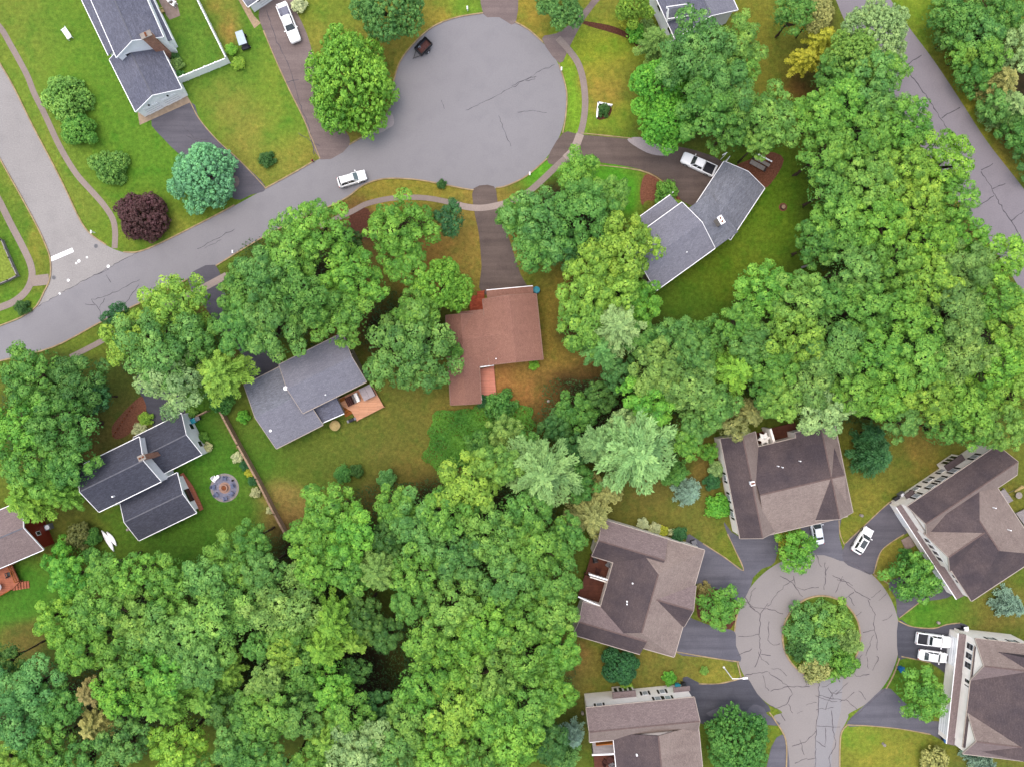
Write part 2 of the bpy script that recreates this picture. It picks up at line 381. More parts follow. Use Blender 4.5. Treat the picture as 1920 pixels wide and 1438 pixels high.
def build_ground():
    fx = np.linspace(-100, 100, 251); fy = np.linspace(-76, 76, 191)
    xs = np.concatenate(([-900, -420, -220, -140], fx, [140, 220, 420, 900]))
    ys = np.concatenate(([-900, -420, -220, -120], fy, [120, 220, 420, 900]))
    X, Y = np.meshgrid(xs, ys)
    rng = np.random.RandomState(3)
    def smooth(sc):
        g = rng.rand(200, 200); u = (X + 1000) / sc; w = (Y + 1000) / sc
        i, j = np.floor(u).astype(int) % 200, np.floor(w).astype(int) % 200
        a, b = u - np.floor(u), w - np.floor(w); a = a * a * (3 - 2 * a); b = b * b * (3 - 2 * b)
        G = lambda i, j: g[i % 200, j % 200]
        return (G(i, j) * (1 - a) + G(i + 1, j) * a) * (1 - b) + (G(i, j + 1) * (1 - a) + G(i + 1, j + 1) * a) * b - 0.5
    wx = X + 5 * smooth(7) + 2.4 * smooth(2.6); wy = Y + 5 * smooth(7) + 2.4 * smooth(2.6)
    px = wx * F / H + CX; py = CY - wy * F / H
    base = np.array(A(108, 126, 46)[:3])
    C = np.ones(X.shape + (3,)) * base * 0.35; Wt = np.full(X.shape, 0.35)
    for (x, y, rx, ry, c, k) in TURF:
        w = k * np.exp(-(((px - x) / rx) ** 2 + ((py - y) / ry) ** 2) * 1.2) * 1.6
        if c[0] > c[1]: k2 = .12 if c[0] - c[1] > 42 else .34; c = tuple(a * (1 - k2) + b * k2 for a, b in zip(c, (124, 140, 62)))
        C += w[..., None] * np.array(A(*c)[:3]) * 1.2; Wt += w
    C /= Wt[..., None]
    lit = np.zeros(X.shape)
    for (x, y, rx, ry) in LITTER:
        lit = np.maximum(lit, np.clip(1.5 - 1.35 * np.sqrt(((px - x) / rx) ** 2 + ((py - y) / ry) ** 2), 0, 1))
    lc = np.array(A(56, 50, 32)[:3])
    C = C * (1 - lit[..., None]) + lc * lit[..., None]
    ny, nx = X.shape
    me = bpy.data.meshes.new('ground')
    V = np.stack([X, Y, np.zeros_like(X)], -1).reshape(-1, 3)
    idx = np.arange(nx * ny).reshape(ny, nx)
    Q = np.stack([idx[:-1, :-1], idx[:-1, 1:], idx[1:, 1:], idx[1:, :-1]], -1).reshape(-1, 4)
    me.from_pydata(V.tolist(), [], Q.tolist())
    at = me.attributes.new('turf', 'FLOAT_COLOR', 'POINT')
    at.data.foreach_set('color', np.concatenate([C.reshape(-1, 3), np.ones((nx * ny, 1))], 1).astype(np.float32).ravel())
    m, nt, out = newmat('turf')
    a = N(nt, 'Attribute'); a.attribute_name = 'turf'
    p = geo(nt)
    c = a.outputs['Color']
    # clumps of drier and greener grass, clover, blades
    d0 = ramp(nt, noise(nt, p, 0.16, 4, 0.6), 0.45, 0.7, 0, 0.55)
    c = mixc(nt, c, mixc(nt, c, (1.28, 1.12, 1.1, 1), 1.0, 'MULTIPLY'), d0)
    d1 = ramp(nt, noise(nt, p, 0.55, 5, 0.7), 0.5, 0.7, 0, 0.75)
    c = mixc(nt, c, mixc(nt, c, (1.42, 1.2, 1.35, 1), 1.0, 'MULTIPLY'), d1)
    d2 = ramp(nt, noise(nt, p, 0.33, 5, 0.65), 0.5, 0.7, 0, 0.85)
    c = mixc(nt, c, mixc(nt, c, (0.62, 0.92, 0.75, 1), 1.0, 'MULTIPLY'), d2)
    d3 = ramp(nt, noise(nt, p, 1.6, 4, 0.7), 0.3, 0.72, 0.68, 1.34)
    c = mixc(nt, c, d3, 1.0, 'MULTIPLY')
    d4 = noise(nt, p, 7.0, 3, 0.8)
    c = mixc(nt, c, ramp(nt, d4, 0.25, 0.75, 0.6, 1.45), 1.0, 'MULTIPLY')
    prin(nt, out, c, 0.95, 0.1, bump=d4, bs=0.6, bd=0.12)
    me.materials.append(m)
    o = bpy.data.objects.new('ground', me); COL.objects.link(o); struct(o)
build_ground()

def sheet(name, pts, z, mat, n=5, smooth=True, parent=None):
    w = [P(x, y, 0) for x, y in pts]
    if smooth: w = crom(w, True, n)
    mb = MB(); mb.face([(p.x, p.y, z) for p in w])
    o = mb.build(name, mat, parent, tri=True)
    # all sheets face up
    if o.data.polygons[0].normal.z < 0: o.data.flip_normals()
    return struct(o)

asp = m_asphalt
M['a_main'] = asp('asphalt_main', A(160, 157, 160), A(170, 167, 170), A(142, 140, 145), 0.5, 0.10)
M['a_side'] = asp('asphalt_old', A(176, 171, 168), A(190, 185, 181), A(154, 150, 148), 0.6, 0.2)
M['a_dark'] = asp('asphalt_sealed', A(112, 109, 117), A(128, 124, 131), A(88, 86, 95), 0.6, 0.14, math.radians(-50))
M['a_condo'] = asp('asphalt_condo_drive', A(116, 115, 125), A(135, 133, 141), A(88, 87, 97), 0.65, 0.14, math.radians(70))
M['a_black'] = asp('asphalt_fresh_seal', A(92, 92, 102), A(112, 112, 120), A(70, 70, 80), 0.65, 0.14, math.radians(85))
M['a_brown'] = asp('asphalt_brown', A(146, 129, 125), A(164, 148, 143), A(116, 102, 101), 0.7, 0.18, math.radians(-65))
M['a_umber'] = asp('asphalt_umber', A(126, 111, 103), A(148, 131, 123), A(92, 80, 77), 0.75, 0.18, math.radians(80))
M['a_circle'] = asp('asphalt_circle', A(166, 159, 156), A(176, 168, 164), A(154, 149, 147), 0.5, 0.09)
M['a_patch'] = asp('asphalt_patch', A(164, 161, 163), A(174, 171, 172), A(150, 148, 150), 0.4, 0.09)
M['a_dry'] = asp('asphalt_dry_patch', A(198, 186, 186), A(208, 198, 196), A(176, 168, 172), 0.5, 0.15)
M['a_right'] = asp('asphalt_wide', A(156, 149, 155), A(170, 163, 168), A(132, 125, 132), 0.5, 0.12)
M['conc'] = asp('concrete_walk', A(190, 172, 162), A(206, 190, 178), A(160, 146, 140), 0.6, 0.14)
M['walk'] = asp('asphalt_walk', A(166, 150, 142), A(184, 168, 156), A(140, 126, 124), 0.6, 0.16)
M['kerb'] = m_plain('kerb_stone', A(196, 172, 132), 0.9, 0.1, 0.3, 1.2)
M['mulch'] = m_plain('bark_mulch', A(150, 100, 78), 0.95, 0.05, 0.35, 4)
M['mulch_dark'] = m_plain('dark_mulch', A(110, 72, 58), 0.95, 0.05, 0.4, 4)
M['patio'] = m_plain('patio_stone', A(170, 150, 140), 0.9, 0.1, 0.2, 2)

road = sheet('road', [(-60,640),(0,613),(40,597),(68,577),(160,526),(258,474),(310,453),(405,405),(497,355),(590,303),(655,273),(705,240),(733,195),(738,155),(755,108),(803,58),(850,36),(906,26),(960,40),(992,58),(1020,83),(1048,123),(1061,170),(1060,215),(1048,258),(1023,298),(987,330),(950,348),(906,357),(868,353),(818,343),(775,336),(720,335),(680,348),(640,376),(530,425),(480,452),(405,498),(353,523),(270,564),(190,603),(100,650),(0,676),(-60,700)], 0.008, 'a_main')
side = sheet('side_road', [(-60,190),(-60,20),(0,120),(25,163),(63,240),(100,310),(125,360),(150,413),(170,440),(200,461),(233,474),(262,474),(270,490),(165,545),(80,592),(66,578),(83,548),(94,523),(95,490),(88,465),(70,425),(35,360),(0,298)], 0.004, 'a_side')
rroad = sheet('road', [(1540,-60),(1567,0),(1588,48),(1640,140),(1700,235),(1760,325),(1823,415),(1880,490),(1950,580),(2060,560),(1990,450),(1916,350),(1850,265),(1798,185),(1750,113),(1703,50),(1670,0),(1635,-60)], 0.004, 'a_right')
cpts = [(1532 + 155 * math.cos(t), 1193 + 156 * math.sin(t)) for t in np.radians(np.arange(115, 433, 12))]
circle = sheet('turning_circle', cpts + [(1590,1345),(1577,1378),(1574,1440),(1572,1520),(1474,1520),(1474,1440),(1474,1386),(1450,1345)], 0.004, 'a_circle')
sheet('road_patch', [(1535,1272),(1580,1272),(1577,1330),(1560,1400),(1556,1520),(1526,1520),(1528,1400),(1534,1330)], 0.0085, 'a_patch', smooth=False, parent=circle)
island_kerb = MB(); ribbon(island_kerb, crom([P(1540 + 73 * math.cos(t), 1193 + 77 * math.sin(t)) for t in np.radians(np.arange(0, 361, 20))], False, 3), 0.25, 0.0, 0.14)
isl = sheet('island', [(1540 + 72 * math.cos(t), 1193 + 76 * math.sin(t)) for t in np.radians(np.arange(0, 360, 20))], 0.10, bpy.data.materials['turf'])
ii = isl.data.attributes.new('turf', 'FLOAT_COLOR', 'POINT')
for d in ii.data: d.color = A(106, 130, 44)
struct(island_kerb.build('kerb', 'kerb'))

DR = [  # driveways
 ('a_dark', [(284,224),(357,192),(374,224),(408,264),(452,304),(499,352),(470,366),(440,374),(395,335),(345,297),(308,262)]),
 ('a_brown', [(486,20),(520,-25),(556,-30),(552,10),(575,63),(590,120),(590,170),(630,223),(657,271),(601,300),(570,225),(543,170),(517,113),(494,58)]),
 ('a_brown', [(906,27),(905,-40),(966,-40),(967,44),(936,33)]),
 ('a_brown', [(1016,73),(1044,63),(1070,44),(1104,8),(1130,-30),(1142,-20),(1115,12),(1088,50),(1066,92),(1049,119)]),
 ('a_umber', [(1056,250),(1090,253),(1185,262),(1250,272),(1305,283),(1356,305),(1345,330),(1318,385),(1280,378),(1245,340),(1200,318),(1130,306),(1080,302),(1046,310),(1026,300)]),
 ('a_umber', [(888,354),(926,350),(934,385),(952,440),(976,515),(990,550),(905,552),(903,500),(898,440),(889,395)]),
 ('a_dark', [(352,524),(404,497),(425,560),(470,610),(530,672),(480,716),(450,660),(395,590)]),
 ('a_black', [(258,700),(325,680),(348,785),(300,815),(284,790),(268,750)]),
 ('a_condo', [(1286,1004),(1318,1018),(1360,1045),(1395,1069),(1412,1082),(1388,1128),(1345,1104),(1300,1090)]),
 ('a_condo', [(1358,978),(1385,1005),(1455,995),(1453,1052),(1428,1066),(1404,1088),(1394,1069),(1378,1030),(1364,1000)]),
 ('a_condo', [(1500,960),(1575,945),(1573,1000),(1580,1030),(1583,1052),(1545,1040),(1505,1038),(1506,1005)]),
 ('a_dark', [(1582,1052),(1585,1018),(1620,985),(1655,952),(1672,938),(1690,930),(1720,980),(1698,1000),(1668,1018),(1650,1036),(1638,1075),(1612,1068)]),
 ('a_dark', [(1666,1092),(1712,1078),(1790,1100),(1776,1120),(1722,1130),(1685,1158),(1680,1122)]),
 ('a_black', [(1684,1163),(1710,1174),(1750,1177),(1775,1170),(1800,1167),(1816,1176),(1800,1200),(1782,1262),(1745,1242),(1700,1233),(1684,1232)]),
 ('a_condo', [(1586,1358),(1630,1313),(1662,1288),(1690,1310),(1740,1350),(1790,1350),(1778,1390),(1745,1376),(1690,1366),(1630,1360)]),
 ('a_black', [(1280,1270),(1315,1281),(1345,1281),(1371,1276),(1398,1268),(1420,1300),(1445,1332),(1400,1336),(1360,1345),(1300,1352)]),
 ('a_condo', [(1270,1150),(1300,1160),(1345,1176),(1377,1183),(1380,1210),(1388,1240),(1330,1232),(1262,1220)]),
 ('a_condo', [(1446,1400),(1475,1386),(1478,1520),(1430,1520)]),
]
for i, (mt, pts) in enumerate(DR): sheet('driveway', pts, 0.012 + .0005 * i, mt, smooth=True, n=3)
sheet('dry_patch', [(1460,1360),(1330,1342),(1345,1326),(1365,1318),(1385,1322),(1395,1336),(1412,1320),(1432,1326),(1438,1338)], 0.028, 'a_condo', 3)
sheet('dry_patch', [(692,252),(706,238),(716,228),(722,218),(728,212),(735,214),(739,226),(737,236),(728,241),(718,248),(705,251)], 0.012, 'a_dry', 2)
sheet('dry_patch', [(428,312),(438,312),(442,320),(438,328),(428,326)], 0.028, 'a_brown', 2)
sheet('dry_patch', [(436,330),(446,332),(449,342),(444,352),(434,350),(431,340)], 0.028, 'a_brown', 2)
sheet('dry_patch', [(734,190),(735,176),(738,170),(747,176),(748,184),(742,188)], 0.012, 'a_dry', 2)
sheet('dry_patch', [(1176,262),(1200,258),(1228,270),(1262,280),(1250,292),(1222,290),(1196,278)], 0.028, 'a_dry', 3)

WALKS = [  # footpaths
 ('walk', [(-20,345),(0,380),(20,420),(42,462),(57,495),(60,520),(50,545),(28,565),(0,577),(-40,590)], 13),
 ('walk', [(55,528),(75,526),(92,524)], 20),
 ('walk', [(-40,10),(0,52),(20,85),(50,140),(64,175),(84,215),(112,275),(142,325),(173,360),(194,384),(211,410),(216,435),(215,466)], 11),
 ('walk', [(132,670),(160,656),(190,640),(240,610),(330,565),(380,540),(430,515)], 10),
 ('conc', [(372,545),(395,533),(425,517)], 13),
 ('walk', [(600,425),(660,397),(690,382),(740,372),(800,372),(865,385)], 10),
 ('conc', [(862,386),(885,390),(910,390),(945,383)], 12),
 ('walk', [(945,383),(975,370),(998,355),(1043,313),(1073,283),(1090,245),(1097,200),(1094,155),(1084,120),(1066,94),(1046,72)], 12),
 ('conc', [(1060,298),(1076,281),(1088,252)], 15),
]
for i, (mt, pts, w) in enumerate(WALKS):
    mb = MB(); ribbon(mb, crom([P(*p) for p in pts], False, 5), w / 11.3, 0.026 + .003 * i)
    struct(mb.build('footpath', mt))
sheet('concrete_apron', [(258,211),(346,172),(358,192),(262,235)], 0.016, m_plain('apron', A(196, 172, 146), 0.9, 0.1, 0.2, 1.5), smooth=False)
sheet('patio', [(297,0),(325,-20),(338,30),(318,38),(312,30)], 0.012, 'patio', smooth=False)
sheet('gravel_strip', [(436,-20),(455,-10),(476,30),(489,44),(477,54),(462,28)], 0.012, m_plain('sandy_gravel', A(205, 178, 145), 0.95, 0.1, 0.25, 3), smooth=False)
sheet('planting_bed', [(1085,40),(1110,42),(1150,50),(1178,63),(1196,74),(1212,92),(1200,94),(1184,78),(1170,70),(1140,60),(1105,50)], 0.016, 'mulch_dark', 3)
sheet('planting_bed', [(1208,330),(1226,330),(1240,345),(1275,372),(1262,384),(1215,376),(1204,386),(1200,360)], 0.016, 'mulch', 3)
sheet('planting_bed', [(262,744),(270,750),(274,770),(255,800),(235,818),(215,822),(210,800),(232,772)], 0.016, 'mulch', 3)
sheet('planting_bed', [(660,398),(690,392),(700,430),(690,450),(668,440),(655,420)], 0.014, 'mulch_dark', 3)
sheet('planting_bed', [(1405,300),(1440,285),(1470,300),(1445,345),(1425,350),(1380,315)], 0.014, 'mulch', 3)
sheet('planting_bed', [(1310,1095),(1330,1100),(1370,1110),(1385,1135),(1370,1178),(1340,1170),(1308,1155)], 0.006, bpy.data.materials['apron'] if False else 'mulch_dark', 3)

# kerbs where the edge of the asphalt shows
KERBS = [
 [(0,611),(40,595),(68,575),(83,548),(94,523),(95,490),(88,465),(70,425),(35,360),(0,298),(-30,240)],
 [(-30,70),(0,119),(25,162),(63,239),(100,309),(125,359),(150,412),(170,439),(200,460)],
 [(232,473),(262,472),(310,452),(405,404),(440,385)],
 [(497,354),(545,328),(590,302)], [(655,272),(705,239),(733,195),(738,155),(755,108),(803,57),(850,35),(906,25)],
 [(966,42),(992,57),(1018,80)], [(1048,121),(1062,170),(1061,215),(1055,250)],
 [(1026,298),(987,331),(950,349),(930,353)],
 [(888,357),(868,354),(818,344),(775,337),(720,336),(680,349),(640,377),(530,426),(480,453),(405,499)],
 [(352,524),(270,565),(190,604),(100,651),(0,677)],
 [(1574,1440),(1576,1378),(1588,1358)], [(1474,1440),(1473,1386),(1452,1348),(1442,1334)], [(1661,1290),(1676,1262),(1686,1233)], [(1638,1076),(1652,1084),(1666,1094)],
 [(1390,1272),(1382,1240)], [(1388,1131),(1380,1160),(1377,1183)],
]
for k in KERBS:
    mb = MB(); ribbon(mb, crom([P(*p) for p in k], False, 5), 0.20, 0.0, 0.12)
    struct(mb.build('kerb', 'kerb'))
# thin worn turf edges round the sealed driveways of the condominiums
for k in [[(1318,1018),(1360,1045),(1394,1069),(1378,1030),(1364,1000)],[(1585,1018),(1620,985),(1655,952),(1672,938)],[(1573,975),(1575,1000),(1583,1020)],[(1638,1075),(1650,1036),(1668,1018),(1695,1001)],[(1684,1163),(1710,1174),(1750,1177),(1775,1170),(1800,1167)],[(1310,1281),(1345,1281),(1371,1276),(1396,1269)],[(1586,1358),(1630,1360),(1690,1366),(1745,1376)],[(1262,1220),(1330,1232),(1386,1240)],[(1690,1230),(1720,1236),(1745,1242)],[(1686,1158),(1722,1130)],[(357,192),(374,224),(408,264),(452,304),(497,352)],[(494,58),(517,113),(543,170),(570,225),(600,298)],[(1090,250),(1185,260)],[(1100,308),(1200,320),(1245,342)]]:
    mb = MB(); ribbon(mb, crom([P(*p) for p in k], False, 4), 0.16, 0.0, 0.05, 0.3)
    struct(mb.build('kerb', 'kerb'))

def cracks(name, lines, z, w, mat, parent, jit=0.25):
    mb = MB()
    for l in lines:
        q = [P(*p) for p in l]; pts = []
        for a, b in zip(q, q[1:]):
            n = max(2, int((b - a).length / 0.5))
            for i in range(n): pts.append(a.lerp(b, i / n) + Vector((random.uniform(-jit, jit), random.uniform(-jit, jit), 0)) * 0.5)
        pts.append(q[-1]); ribbon(mb, pts, w, z, None, 0.5)
    o = mb.build(name, mat, parent); struct(o)
cracks('crack', [[(873,208),(900,196),(950,170),(1000,143)],[(960,162),(985,150),(1005,143),(1003,150),(985,152)],[(935,218),(945,245),(958,275)],[(970,210),(1000,208),(1025,212)],[(827,187),(833,205)],[(1000,140),(1040,122)],
  [(370,468),(400,452),(440,430)],[(385,465),(415,450)],[(230,575),(260,535)],[(70,576),(115,550),(160,525),(205,502),(258,474)],[(160,570),(180,572),(188,585),(188,597)],[(180,572),(172,562),(195,556),(222,545),(262,525)],[(186,578),(196,560)],[(200,515),(208,530)],[(185,515),(204,505)]], 0.0125, 0.08, 'crack', road)
cracks('crack', [[(1700,122),(1728,104)],[(1706,140),(1735,178),(1762,220),(1775,240)],[(1765,222),(1780,212),(1800,202)],[(1840,320),(1862,307)],[(1840,322),(1858,350),(1862,362),(1895,415),(1915,448)],[(1862,355),(1885,345)],[(1863,367),(1845,380),(1832,390)],[(1895,415),(1920,395)]], 0.0085, 0.13, 'crack', rroad)
cracks('crack', [[(1463,1080),(1485,1092),(1505,1118)],[(1488,1078),(1490,1098),(1502,1105),(1535,1100)],[(1548,1080),(1545,1105)],[(1560,1078),(1585,1090),(1605,1108),(1632,1124)],[(1600,1110),(1578,1125)],[(1592,1118),(1602,1135)],[(1626,1124),(1640,1150),(1638,1170),(1644,1200),(1645,1218)],[(1645,1228),(1646,1238),(1636,1256)],[(1598,1160),(1615,1146)],[(1618,1184),(1640,1180)],
  [(1440,1137),(1455,1115),(1470,1098),(1488,1086)],[(1440,1140),(1468,1150)],[(1442,1165),(1440,1200),(1450,1208),(1462,1206)],[(1440,1260),(1460,1272),(1478,1286),(1518,1286)],[(1478,1286),(1485,1300),(1475,1320),(1455,1328),(1440,1320)],[(1446,1294),(1478,1286)],[(1512,1284),(1516,1272)],[(1595,1255),(1606,1268),(1630,1263)],[(1570,1270),(1575,1278)],[(1460,1330),(1472,1350)],[(1478,1320),(1486,1336)],
  [(1395,1115),(1410,1140),(1426,1150),(1440,1130)],[(1426,1150),(1424,1190),(1426,1225),(1415,1250)],[(1384,1192),(1405,1192),(1424,1188)],[(1382,1230),(1410,1215)],[(1426,1226),(1445,1228)],[(1405,1135),(1415,1142)],[(1395,1265),(1440,1258)],[(1535,1272),(1535,1320),(1530,1370),(1528,1438)],[(1535,1302),(1560,1308),(1585,1312)],[(1585,1310),(1608,1330)],[(1533,1360),(1575,1362)],[(1548,1362),(1547,1400),(1530,1388)],[(1560,1330),(1562,1368),(1568,1395),(1555,1415),(1556,1438)],[(1530,1370),(1510,1390),(1485,1398)],[(1500,1386),(1508,1415)],[(1530,1420),(1510,1422),(1490,1430)],[(1530,1040),(1540,1062)],[(1546,1055),(1548,1078)],[(1583,1050),(1610,1062),(1632,1076)],[(1660,1290),(1640,1308),(1610,1336),(1588,1352)]], 0.0255, 0.09, 'crack_pale', circle)
cracks('crack', [[(500,20),(520,80),(545,130),(560,190),(580,240),(590,290)],[(535,155),(560,150)],[(560,250),(600,275)]], 0.0245, 0.10, 'crack', bpy.data.objects['driveway.001'])
cracks('crack', [[(340,235),(365,260),(390,262)],[(350,255),(375,268)]], 0.0245, 0.08, 'crack', bpy.data.objects['driveway'])
rc = random.Random(4); more = []
for i in range(26):
    t0 = rc.uniform(0, 6.28); r0 = rc.uniform(88, 146); pts = [(1532 + r0 * math.cos(t0), 1193 + r0 * math.sin(t0))]
    hd = t0 + rc.choice((0, 1.57, 1.57, -1.57)) + rc.uniform(-.5, .5)
    for k in range(rc.randint(2, 4)):
        x, y = pts[-1]; nx, ny = x + 11 * math.cos(hd), y + 11 * math.sin(hd); hd += rc.uniform(-.6, .6)
        if not 84 < math.hypot(nx - 1536, ny - 1193) < 152: break
        pts.append((nx, ny))
    if len(pts) > 1: more.append(pts)
cracks('crack', more, 0.0262, 0.07, 'crack_pale', circle)
# stop line, paint dots and iron covers on the side road
mb = MB(); ribbon(mb, [P(95,487), P(137,469)], 0.72, 0.0105); struct(mb.build('stop_line', 'mark', side))
mb = MB()
for x, y in ((163,483),(148,490),(143,494),(128,526),(112,551),(203,500)):
    c = P(x, y); r = random.uniform(.16, .26); mb.face([(c.x + r * math.cos(t), c.y + r * math.sin(t), 0.0105) for t in np.radians(np.arange(0, 360, 30))])
struct(mb.build('paint_dot', 'mark', side))
for i, (x, y, lab) in enumerate(((180,462,'dark round iron drain cover by the right kerb of the pale side road'),(101,521,'dark square iron drain grate at the left kerb below the stop line'))):
    c = P(x, y)
    t = thing('drain_cover', lab, 'drain cover', c)
    mb = MB(); mb.lathe([(0.36, 0.0), (0.36, 0.03)], (c.x, c.y, 0.0), 14); mb.build('cover', 'gray', t)
    mb = MB()
    for k in range(-2, 3): mb.box((c.x, c.y + k * .11, .034), (.5 - abs(k) * .08, .05, .006))
    mb.build('slot', 'black', t)

# ------------------------------------------------------------------ houses
def wing(root, E0, E1, E2, ze, rise, roof, wall, ov=0.4, hip0=0.0, hip1=0.0, th=0.22, trim='white', z0=0.0, lift=0.0, gut=True, rake=(True, True), roof2=None):
    """one wing of a house: walls, pitched roof (gabled or hipped ends), gutters and rake boards.
    E0-E1 run along one eave, E2 is the far corner at E1's end (all on the plan at eave height)"""
    ze += lift
    a, b, c = P(*E0, ze), P(*E1, ze), P(*E2, ze)
    u = (b - a).normalized(); v = Vector((-u.y, u.x, 0)); w = (c - b).dot(v)
    L = (b - a).length
    pt = lambda s, t, z: a + u * s + v * t + Vector((0, 0, z - ze))
    sg = 1 if w > 0 else -1; W = abs(w)
    q = lambda s, t, z: pt(s, t * sg, z)
    zr = ze + rise
    R0, R1 = hip0, L - hip1
    dn = Vector((0, 0, -th))
    def roofmesh(sel):
        mb = MB()
        def fc(p):
            if sg < 0: p = p[::-1]
            mb.face(p)
        A_, B_, C_, D_ = q(0, 0, ze), q(L, 0, ze), q(L, W, ze), q(0, W, ze)
        E_, F_ = q(R0, W / 2, zr), q(R1, W / 2, zr)
        if 'a' in sel:
            fc([A_, B_, F_, E_]); fc([A_ + dn, E_ + dn, F_ + dn, B_ + dn]); fc([A_ + dn, B_ + dn, B_, A_])
        if 'b' in sel:
            fc([C_, D_, E_, F_]); fc([C_ + dn, F_ + dn, E_ + dn, D_ + dn]); fc([C_ + dn, D_ + dn, D_, C_])
        if 'a' in sel:
            fc([D_, A_, E_])if hip0 else fc([A_, E_, E_ + dn, A_ + dn])
            fc([B_, C_, F_])if hip1 else fc([F_, B_, B_ + dn, F_ + dn])
            if hip0: fc([D_ + dn, A_ + dn, A_, D_])
            if hip1: fc([B_ + dn, C_ + dn, C_, B_])
        if 'b' in sel:
            if not hip0: fc([E_, D_, D_ + dn, E_ + dn])
            if not hip1: fc([C_, F_, F_ + dn, C_ + dn])
        return mb
    if roof2:                                   # the two slopes take different shingle tones
        roofmesh('a').build('roof', roof, root); roofmesh('b').build('roof', roof2, root)
    else: roofmesh('ab').build('roof', roof, root)
    rl = (q(R1, W / 2, zr) - q(R0, W / 2, zr)).length
    if (gut or rake[0]) and roof in ('r_slate', 'r_gray_top', 'r_dark', 'r_tan', 'r_mauve'): mb = MB(); mb.box((q(R0, W / 2, zr) + q(R1, W / 2, zr)) / 2 + Vector((0, 0, .0)), (rl - .02, .2, .05), math.atan2(u.y, u.x)); mb.build('ridge_cap', 'ridgebrown' if wall in ('cream', 'brownwall') else 'ridgecap', root)
    # walls
    i0, i1 = ov, L - ov
    k = rise / (W / 2); zi = ze + k * ov - th * 0.5
    zi = min(zi, ze + 0.1)
    mb = MB()
    def fw(p): mb.face(p if sg > 0 else p[::-1])
    g = [q(i0, ov, z0), q(i1, ov, z0), q(i1, W - ov, z0), q(i0, W - ov, z0)]
    t = [q(i0, ov, zi), q(i1, ov, zi), q(i1, W - ov, zi), q(i0, W - ov, zi)]
    zg = zr - th * 0.5
    fw([g[0], g[1], t[1], t[0]]); fw([g[2], g[3], t[3], t[2]])
    fw([g[1], g[2], t[2], t[1]] if hip1 else [g[1], g[2], t[2], q(i1, W / 2, zg), t[1]])
    fw([g[3], g[0], t[0], t[3]] if hip0 else [g[3], g[0], t[0], q(i0, W / 2, zg), t[3]])
    mb.build('wall', wall, root)
    # gutters along the eaves, boards up the rakes
    if gut:
        for tt, o in ((0, -0.07), (W, 0.07)):
            m_ = (q(0, tt + o, ze - 0.10) + q(L, tt + o, ze - 0.10)) / 2
            mb = MB(); mb.box(m_, (L + 0.02, 0.11, 0.12), math.atan2(u.y, u.x)); mb.build('gutter', trim, root)
        for hp, ss in ((hip0, -.07), (hip1, L + .07)):
            if hp: mb = MB(); mb.box((q(ss, 0, ze - .1) + q(ss, W, ze - .1)) / 2, (0.13, W, 0.13), math.atan2(u.y, u.x)); mb.build('gutter', trim, root)
    for e, hp, o in ((0, hip0, -1), (1, hip1, 1)):
        if hp or not rake[e]: continue
        s = -0.04 if e == 0 else L + 0.04
        mb = MB()
        for t0, t1 in ((0, W / 2), (W / 2, W)):
            za, zb = (ze, zr) if t0 == 0 else (zr, ze)
            A0, A1 = q(s - .04, t0, za), q(s - .04, t1, zb); B0, B1 = q(s + .04, t0, za), q(s + .04, t1, zb)
            up, lo = Vector((0, 0, .015)), Vector((0, 0, -th - .04))
            mb.face([A0 + up, B0 + up, B1 + up, A1 + up]); mb.face([A0 + lo, A1 + lo, B1 + lo, B0 + lo])
            mb.face([A0 + lo, A0 + up, A1 + up, A1 + lo]); mb.face([B0 + lo, B1 + lo, B1 + up, B0 + up])
        mb.build('rake_board', trim, root)
    return dict(a=(q(i0, ov, 0), q(i1, ov, 0)), e1=(q(i1, ov, 0), q(i1, W - ov, 0)), b=(q(i1, W - ov, 0), q(i0, W - ov, 0)), e0=(q(i0, W - ov, 0), q(i0, ov, 0)), sg=sg, q=q, L=L, W=W, ze=ze, zr=zr, u=u, v=v * sg, k=k)

def shed(root, A_, B_, inner, depth, ze, rise, roof, wall=None, trim='white', th=0.18, z0=0.0, ov=0.25, gut=True):
    """a lean-to roof; A-B is its outer eave, `inner` a plan point on the house side"""
    a, b, c = P(*A_, ze), P(*B_, ze), P(*inner, ze)
    u = (b - a).normalized(); v = Vector((-u.y, u.x, 0))
    if (c - a).dot(v) < 0: v = -v
    up = Vector((0, 0, rise))
    pts = [a, b, b + v * depth + up, a + v * depth + up]
    if u.cross(v).z < 0: pts = pts[::-1]
    mb = MB(); mb.slab(pts, th); mb.build('porch_roof', roof, root)
    if gut:
        mb = MB(); mb.box((a + b) / 2 - v * 0.06 - Vector((0, 0, .08)), ((b - a).length, .12, .12), math.atan2(u.y, u.x))
        mb.build('gutter', trim, root)
    if wall:
        a2, b2 = a + u * ov + v * ov, b - u * ov + v * ov
        w = [a2, b2, b2 + v * (depth - ov), a2 + v * (depth - ov)]
        mb = MB()
        for i in range(4):
            j = (i + 1) % 4; h = lambda p: p.z if False else ze - th * .6 + rise * ((p - a).dot(v) / depth)
            p, q_ = w[i], w[j]
            mb.face([(p.x, p.y, z0), (q_.x, q_.y, z0), (q_.x, q_.y, h(q_)), (p.x, p.y, h(p))])
        mb.build('porch_wall', wall, root)
        return dict(a=((a2.x, a2.y, 0), (b2.x, b2.y, 0)), out=-v)
    return dict(out=-v)

